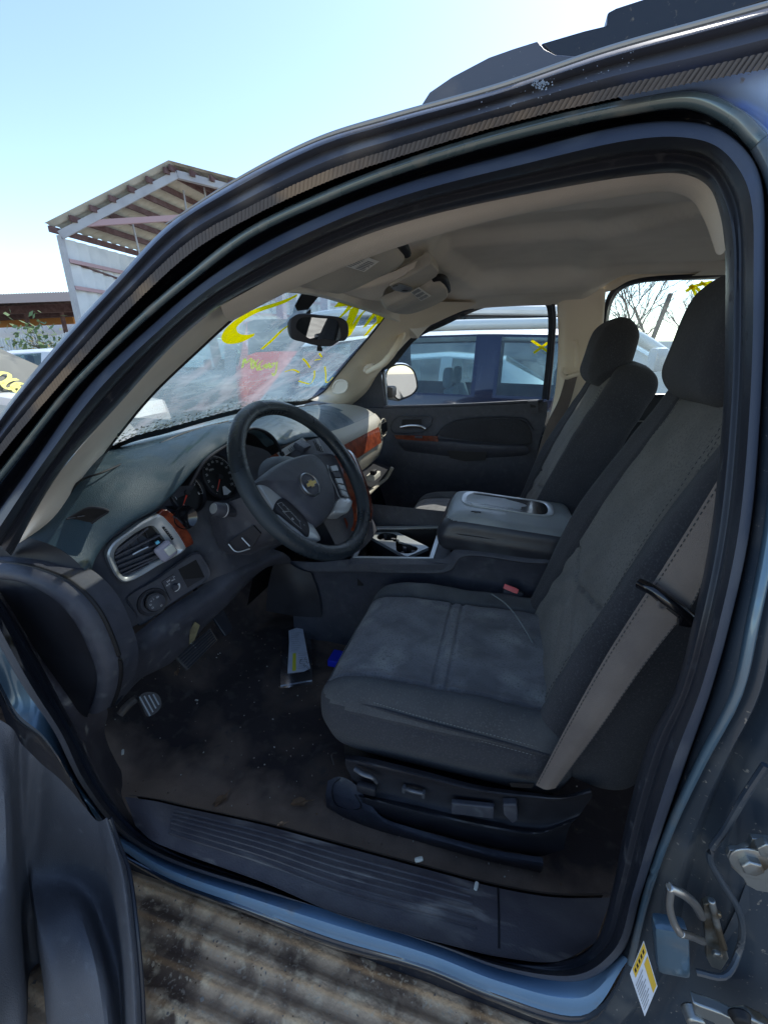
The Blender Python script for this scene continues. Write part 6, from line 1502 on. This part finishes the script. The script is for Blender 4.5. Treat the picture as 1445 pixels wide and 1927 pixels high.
t = car('parked_car', 'white sedan seen through the windows of the navy SUV', 'car', (-.6, 6.1, 0), 0, 4.6, 1.5, 1.8, sed(1.08), 'car_white', 'glass_car')
trail(t, [('door_handle', lambda m: (m.tube([V((-.10, -.91, .95)), V((.05, -.925, .955)), V((.2, -.91, .955))], .014, 'chrome_dull', n=8), m.tube([V((.9, -.91, .95)), V((1.05, -.925, .955)), V((1.2, -.91, .955))], .014, 'chrome_dull', n=8)))])
# red SUV seen through the windscreen, its tail towards us
rp_ = suvp(.40)
t = car('parked_suv', 'bright red SUV whose tail shows through the dirty windscreen', 'suv', (-3.55, 5.6, .05), 0, 4.9, 1.85, 2.0, rp_, 'car_red', 'glass_dark')
rpt = CAM+ray(565, 700)*7.0; t.location = (rpt.x-.588*2.4, rpt.y+.812*2.4, 0); t.rotation_euler = (0, 0, math.radians(-54))
def tail(m):
    for s in (-1, 1): m.soft((.06, .14, .10), .03, (3, 5, 4), 'tail_red', c=(2.30, s*.80, 1.22)); m.soft((.03, .11, .035), .01, (2, 4, 2), 'lamp_lens', c=(2.35, s*.80, 1.20))
trail(t, [('tail_lamp', tail), ('number_plate', lambda m: m.box((2.42, 0, 1.0), (.01, .26, .08), 'plate')), ('tailgate_trim', lambda m: m.box((2.41, 0, 1.20), (.02, .45, .03), 'chrome_dull')), ('bumper', lambda m: m.soft((.10, .88, .14), .06, (4, 10, 4), 'car_red', c=(2.38, 0, .66)))])
t = car('parked_car', 'white saloon standing far beyond the red SUV', 'car', (-8.2, 6.3, .05), math.radians(30), 4.6, 1.5, 1.8, sed(1.05), 'car_white', 'glass_car')
gp = CAM+ray(350, 690)*8.5
t = car('parked_van', 'dim grey green van filling the left part of the windscreen view', 'van', (gp.x, gp.y, 0), math.radians(15), 5.0, 2.0, 2.0, suvp(.20), 'car_grey', 'glass_car'); t.location = (gp.x, gp.y, 0)
t = car('pickup_truck', 'white high roofed car at the right end of the windscreen view', 'truck', (-2.4, 8.6, 0), math.radians(70), 5.2, 1.9, 2.0, suvp(.25), 'car_white', 'glass_dark')
# beige car at the left edge with yellow writing
t = car('parked_car', 'beige car with yellow writing on its windscreen at the left edge', 'car', (-6.45, 3.55, .0), 0, 4.9, 1.6, 1.9, sed(1.10), 'car_beige', 'glass_beige', top='car_cream')
t.rotation_euler = (0, 0, math.radians(196)); t.location = (-6.45, 3.55, .0)
bw = MB()
Cq = lambda x, y: (x*.14, 520+y*.14)
Rz = Matrix.Rotation(math.radians(196), 3, 'Z')
bn = Rz @ V((-.52, 0, .85)); bp0 = Rz @ V((-1.225, 0, 1.11))+V((-6.45, 3.55, 0))
def bz(p): return at_plane(*Cq(*p), bp0, bn)
for a in ([(-40,1330),(40,1290),(110,1300),(130,1350),(90,1400),(20,1430),(-40,1440)], [(240,1380),(150,1390),(70,1430),(50,1480),(100,1510),(200,1480),(270,1430)], [(330,1450),(260,1430),(180,1460),(170,1510),(220,1560),(280,1520),(270,1480),(200,1490)]):
    bw.stroke([bz(p) for p in a], .045, 'yellow_light', bn)
LOCAL.discard(t.name); bw.build('writing', t)
# ---------------------------------------------------------------- open metal shed
sh = thing('metal_shed', 'tall open gabled metal shed with grey steel frame and ribbed sheets', 'shed', (-14, 12, 0))
def far(px, py, D): # point on the shed front plane
    return at_plane(px, py, V((-9.6, 9.4, 0)), V((.72, -.69, 0)).normalized()) if D is None else CAM+ray(px, py)*D
SHN = V((.80, -.60, 0)).normalized()
SP = CAM+ray(130, 520)*15.0
def sf(px, py): return at_plane(px, py, SP, SHN)
depth = V((-.50, .86, 0))*9.0
depth = (V((CR.x, CR.y, 0))*.25+V((CF.x, CF.y, 0))).normalized()*9
Zc = lambda x, y: (x*.3322, 250+y*.3322)
E_l, E_b, AP, E_r = sf(*Zc(315,560)), sf(*Zc(470,1060)), sf(*Zc(995,215)), None
down = lambda p, z=0: V((p.x, p.y, z))
rdir = sf(*Zc(1300,300))-AP
E_r = AP+rdir*2.3
wdir = E_r-E_l; wdir.z = 0
m = MB()
def fbar(a, b, w, mt='grey_metal'): m.bar(a, b, w, w*1.2, mt)
eL = sf(*Zc(340,580)); aP = sf(*Zc(1000,235)); eR = aP+(sf(*Zc(1300,310))-aP)*2.3
fbar(eL, aP, .20); fbar(aP, eR, .20); fbar(eL, down(eL), .14); fbar(eR, down(eR), .30)
m.build('portal_frame', sh)
m = MB(); fbar(eL+depth*.5, aP+depth*.5, .25); fbar(aP+depth*.5, eR+depth*.5, .25); fbar(eL+depth, aP+depth, .25); fbar(eL+depth, down(eL+depth), .25); fbar(eL+depth*.5, down(eL+depth*.5), .22); m.build('portal_frame', sh)
# roof sheets (ribbed along the slope) with purlins
upz = V((0, 0, .28))
def sheet(A, B, d, mt, nr, amp):
    m = MB(); rows = []
    for i in range(nr+1):
        f = i/nr; o = V((0, 0, amp*(1 if i % 4 < 2 else 0))); rows.append([A+d*f+o, B+d*f+o])
    m.grid(rows, mt, smooth=False); return m
oh = -depth.normalized()*.35
ov = (eL-aP).normalized()*.12
sheet(eL+ov+upz+oh, aP+upz+oh, depth-oh, 'tin_roof', 90, .05).build('roof_sheet', sh); sheet(aP+upz+oh, eR+upz+oh, depth-oh, 'tin_roof', 90, .05).build('roof_sheet', sh)
m = MB()
for k in range(7):
    f = k/6.3
    a = eL.lerp(aP, f)+V((0, 0, .12)); m.bar(a+oh, a+depth, .09, .18, 'rust_beam')
    b = aP.lerp(eR, f)+V((0, 0, .12)); m.bar(b+oh, b+depth, .09, .18, 'rust_beam')
m.build('purlins', sh)
# left wall sheets, girts and braces
wl = eL+depth
m = MB(); rows = []
for i in range(81):
    p = eL+depth*(i/80)+wdir.normalized()*(-.10+(.11 if i % 4 < 2 else 0)); rows.append([V((p.x, p.y, eL.z-.05)), V((p.x, p.y, eL.z*.30+.8))])
m.grid(rows, 'tin', smooth=False); m.build('wall_sheet', sh)
m = MB(); rows = []
for i in range(81):
    p = eL.lerp(eR, i/80)+depth+V((0, .0, 0)); o = depth.normalized()*(.11 if i % 4 < 2 else 0); rows.append([V((p.x, p.y, eL.z-.05))+o, V((p.x, p.y, eL.z*.30+.8))+o])
m.grid(rows, 'tin', smooth=False); m.build('wall_sheet', sh)
m = MB()
for z in (eL.z*.86, eL.z*.70, eL.z*.5): m.bar(V((eL.x, eL.y, z))+wdir.normalized()*.1, V((eL.x, eL.y, z))+depth+wdir.normalized()*.1, .08, .12, 'pink_beam'); m.bar(V((eL.x, eL.y, z))+depth-depth.normalized()*.15, V((eR.x, eR.y, z))+depth, .06, .12, 'pink_beam')
m.bar(V((eL.x, eL.y, eL.z*.86)), V((eL.x, eL.y, eL.z*.66))+depth, .05, .06, 'rust_beam')
m.bar(sf(*Zc(455,515)), sf(*Zc(1040,478)), .15, .18, 'pink_beam')
m.build('brace', sh)
for a, b in (((635,460),(715,780)), ((945,275),(985,520)), ((1070,260),(1100,430))): m = MB(); m.tube([sf(*Zc(*a))+depth*.1, sf(*Zc(*b))+depth*.1], .035, 'grey_metal', n=6); m.build('hanger_rod', sh)
# ---------------------------------------------------------------- low canopy behind
cn = thing('canopy', 'long low brown canopy roof behind the beige car', 'canopy', (-22, 8, 0))
Zd = lambda x, y: (x*.14, 520+y*.14)
D0 = 26.0
def cf(px, py, k=1.0): return CAM+ray(px, py)*D0*k
m = MB(); A0, A1 = cf(*Zd(-900,325)), cf(*Zd(1900,225)); B0, B1 = cf(*Zd(-900,640), 1.5), cf(*Zd(1900,500), 1.5)
m.grid([[A0+(A1-A0)*(i/60)+V((0, 0, .08*(i % 2))) for i in range(61)], [B0+(B1-B0)*(i/60)+V((0, 0, .08*(i % 2))) for i in range(61)]], 'canopy', smooth=False); m.build('roof_sheet', cn)
m = MB(); m.grid([[A0+(A1-A0)*(i/160)+V((0, 0, .20+.07*(i % 2))) for i in range(161)], [A0+(A1-A0)*(i/160)+V((0, 0, -.28)) for i in range(161)]], 'canopy_edge', smooth=False); m.build('fascia', cn)
m = MB(); C0_, C1__ = cf(*Zd(-900,690), 1.35), cf(*Zd(1000,590), 1.35); m.bar(C0_, C1__, .3, .5, 'orange'); m.build('beam', cn)
m = MB()
for f in (.1, .3, .5, .7, .9): p = A0.lerp(A1, f)+(B0-A0)*.3; m.bar(V((p.x, p.y, 0)), p, .2, .2, 'rust_beam')
for f in (.25, .5, .75): a = A0.lerp(B0, f)+V((0, 0, -.3)); b = A1.lerp(B1, f)+V((0, 0, -.3)); m.bar(a, b, .3, .5, 'rust_beam')
m.build('posts', cn)
m = MB(); w0, w1 = cf(*Zd(-900,880), 1.6), cf(*Zd(1600,760), 1.6)
m.grid([[V((p.x, p.y, 0)) for p in (w0, w1)], [V((w0.x, w0.y, w0.z+1.9)), V((w1.x, w1.y, w1.z+1.9))]], 'white_plain'); tag(m.build('white_wall'), 'white wall of a building under the canopy', 'wall')
m = MB(); f0, f1 = cf(*Zd(-900,840), .80), cf(*Zd(1500,745), .80); rows = []
for i in range(241):
    p = f0.lerp(f1, i/240); o = (CF*.06 if i % 4 < 2 else V()); rows.append([V((p.x, p.y, 0))+o, p+o+V((0, 0, .1*math.sin(i*.11)))])
m.grid(rows, 'tin', smooth=False); tag(m.build('sheet_fence'), 'grey corrugated sheet fence below the canopy', 'fence')
m = MB(); L0 = V((-40, 30, 0)); rows = []
for i in range(161):
    p = V((-14+i*.18, 16+i*.02, 0)); o = V((0, .05, 0)) if i % 4 < 2 else V(); rows.append([p+o, p+o+V((0, 0, 2.1))])
m.grid(rows, 'tin', smooth=False); tag(m.build('sheet_fence'), 'pale sheet metal fence far beyond the parked cars on the right', 'fence')
# pole behind the windscreen
for k, (px, lb) in enumerate([(612, 'pale steel post seen high through the right of the windscreen'), (528, 'pale steel post seen through the left top of the windscreen')]):
    m = MB(); p = CAM+ray(px, 560)*9.0; m.bar(V((p.x, p.y, 0)), V((p.x, p.y, 3.6)), .16, .16, 'grey_metal'); tag(m.build('steel_post'), lb, 'post')
# ---------------------------------------------------------------- shrub, weeds, bare trees
def branch(m, p, d, L, r, depth, mt, spread, tips):
    n = 4; pts = [p]; q = p.copy(); dd = d.copy()
    for i in range(n):
        dd = (dd+V((random.gauss(0, .12), random.gauss(0, .12), random.gauss(.02, .08)))).normalized(); q = q+dd*(L/n); pts.append(q.copy())
    m.tube(pts, lambda t: r*(1-.45*t), mt, n=5, raw=True, cap=False)
    if depth == 0: tips.append((q, dd)); return
    for k in range(random.choice((2, 3, 3))):
        f = random.uniform(.45, 1.0); s = pts[min(int(f*n), n)]
        nd = (dd+V((random.gauss(0, spread), random.gauss(0, spread), random.gauss(.05, spread*.6)))).normalized()
        branch(m, s, nd, L*random.uniform(.6, .85), r*.58, depth-1, mt, spread, tips)
def tree(name, label, cat, base, h, r, depth, leaf_mat=None, nleaf=0, lsize=.1, spread=.5, group=None, lean=(0, 0, 1)):
    t = thing(name, label, cat, base, group); m = MB(); tips = []
    branch(m, V(base), V(lean).normalized(), h, r, depth, 'bark', spread, tips); m.build('trunk', t)
    if leaf_mat:
        m = MB()
        for k in range(nleaf):
            p, d = random.choice(tips); p = p+V((random.gauss(0, lsize*1.6), random.gauss(0, lsize*1.6), random.gauss(0, lsize*1.6)))
            a = V((random.gauss(0, 1), random.gauss(0, 1), random.gauss(0, 1))).normalized()*lsize*random.uniform(.3, .7); b = a.cross(V((random.random(), random.random(), random.random()))).normalized()*a.length*.5
            m.add([p-a, p+b, p+a, p-b], [[0, 1, 2, 3]], leaf_mat, False)
        m.build('crown', t)
    return t
random.seed(21)
bp = CAM+ray(*Zd(560, 1000))*17; tree('shrub', 'thin olive leaved shrub in front of the sheet fence', 'shrub', (bp.x, bp.y, 0), bp.z*.62, .05, 5, 'leaf_olive', 420, .16, .55)
bp = CAM+ray(*Zd(700, 990))*16; tree('shrub', 'low green leaved plant beside the car pillar', 'shrub', (bp.x, bp.y, bp.z-1.0), .9, .04, 4, 'leaf_green', 260, .22, .6)
for k, (px, py, D, h, lb) in enumerate([(1165,600,22,2.4,'leftmost leafless tree in the rear window'),(1205,600,19,2.6,'bushy leafless tree in the middle of the rear window'),(1245,600,24,3.0,'tall leafless tree at the right of the rear window'),(1290,600,21,2.6,'leafless tree half hidden by the driver headrest')]):
    p = CAM+ray(px, py)*D; tree('bare_tree', lb, 'tree', (p.x, p.y, 0), h, .11, 6, None, 0, .1, .42, 'leafless trees beyond the yard')
m = MB(); p = CAM+ray(1232, 590)*16; q = CAM+ray(1262, 552)*16; m.bar(V((p.x-.3, p.y, 0)), q, .12, .12, 'bark'); tag(m.build('utility_pole'), 'leaning dark wooden pole between the bare trees', 'pole')
# ================================================================ light, sky, camera
def look(d): return (-V(d)).to_track_quat('-Z', 'Y').to_euler()
SUND = V((.24, .62, .68)).normalized()
su = bpy.data.lights.new('sun', 'SUN'); su.energy = 5.0; su.angle = math.radians(.5); su.color = (1.0, .95, .86)
so_ = bpy.data.objects.new('sun', su); COL.objects.link(so_); so_.rotation_euler = SUND.to_track_quat('Z', 'Y').to_euler()
w = bpy.data.worlds.new('World'); SC.world = w; w.use_nodes = True; nt = w.node_tree
sky = nt.nodes.new('ShaderNodeTexSky'); sky.sky_type = 'NISHITA'; sky.sun_disc = False
sky.sun_elevation = math.asin(SUND.z); sky.sun_rotation = math.atan2(SUND.x, SUND.y); sky.dust_density = .35; sky.air_density = 1.0; sky.ozone_density = 1.0
bg = nt.nodes['Background']; nt.links.new(sky.outputs[0], bg.inputs[0]); bg.inputs[1].default_value = .30
cam = bpy.data.cameras.new('camera'); cam.sensor_fit = 'HORIZONTAL'; cam.sensor_width = 36; cam.lens = 36*F/1445; cam.clip_start = .02; cam.clip_end = 2000
co_ = bpy.data.objects.new('camera', cam); COL.objects.link(co_)
co_.matrix_world = Matrix.Translation(CAM) @ Matrix((CR, CU, -CF)).transposed().to_4x4(); SC.camera = co_
SC.view_settings.view_transform = 'Standard'; SC.view_settings.look = 'None'; SC.view_settings.exposure = 0
SC.cycles.max_bounces = 12; SC.cycles.diffuse_bounces = 8; SC.cycles.transparent_max_bounces = 16; SC.cycles.sample_clamp_indirect = 6
SC.cycles.use_denoising = True
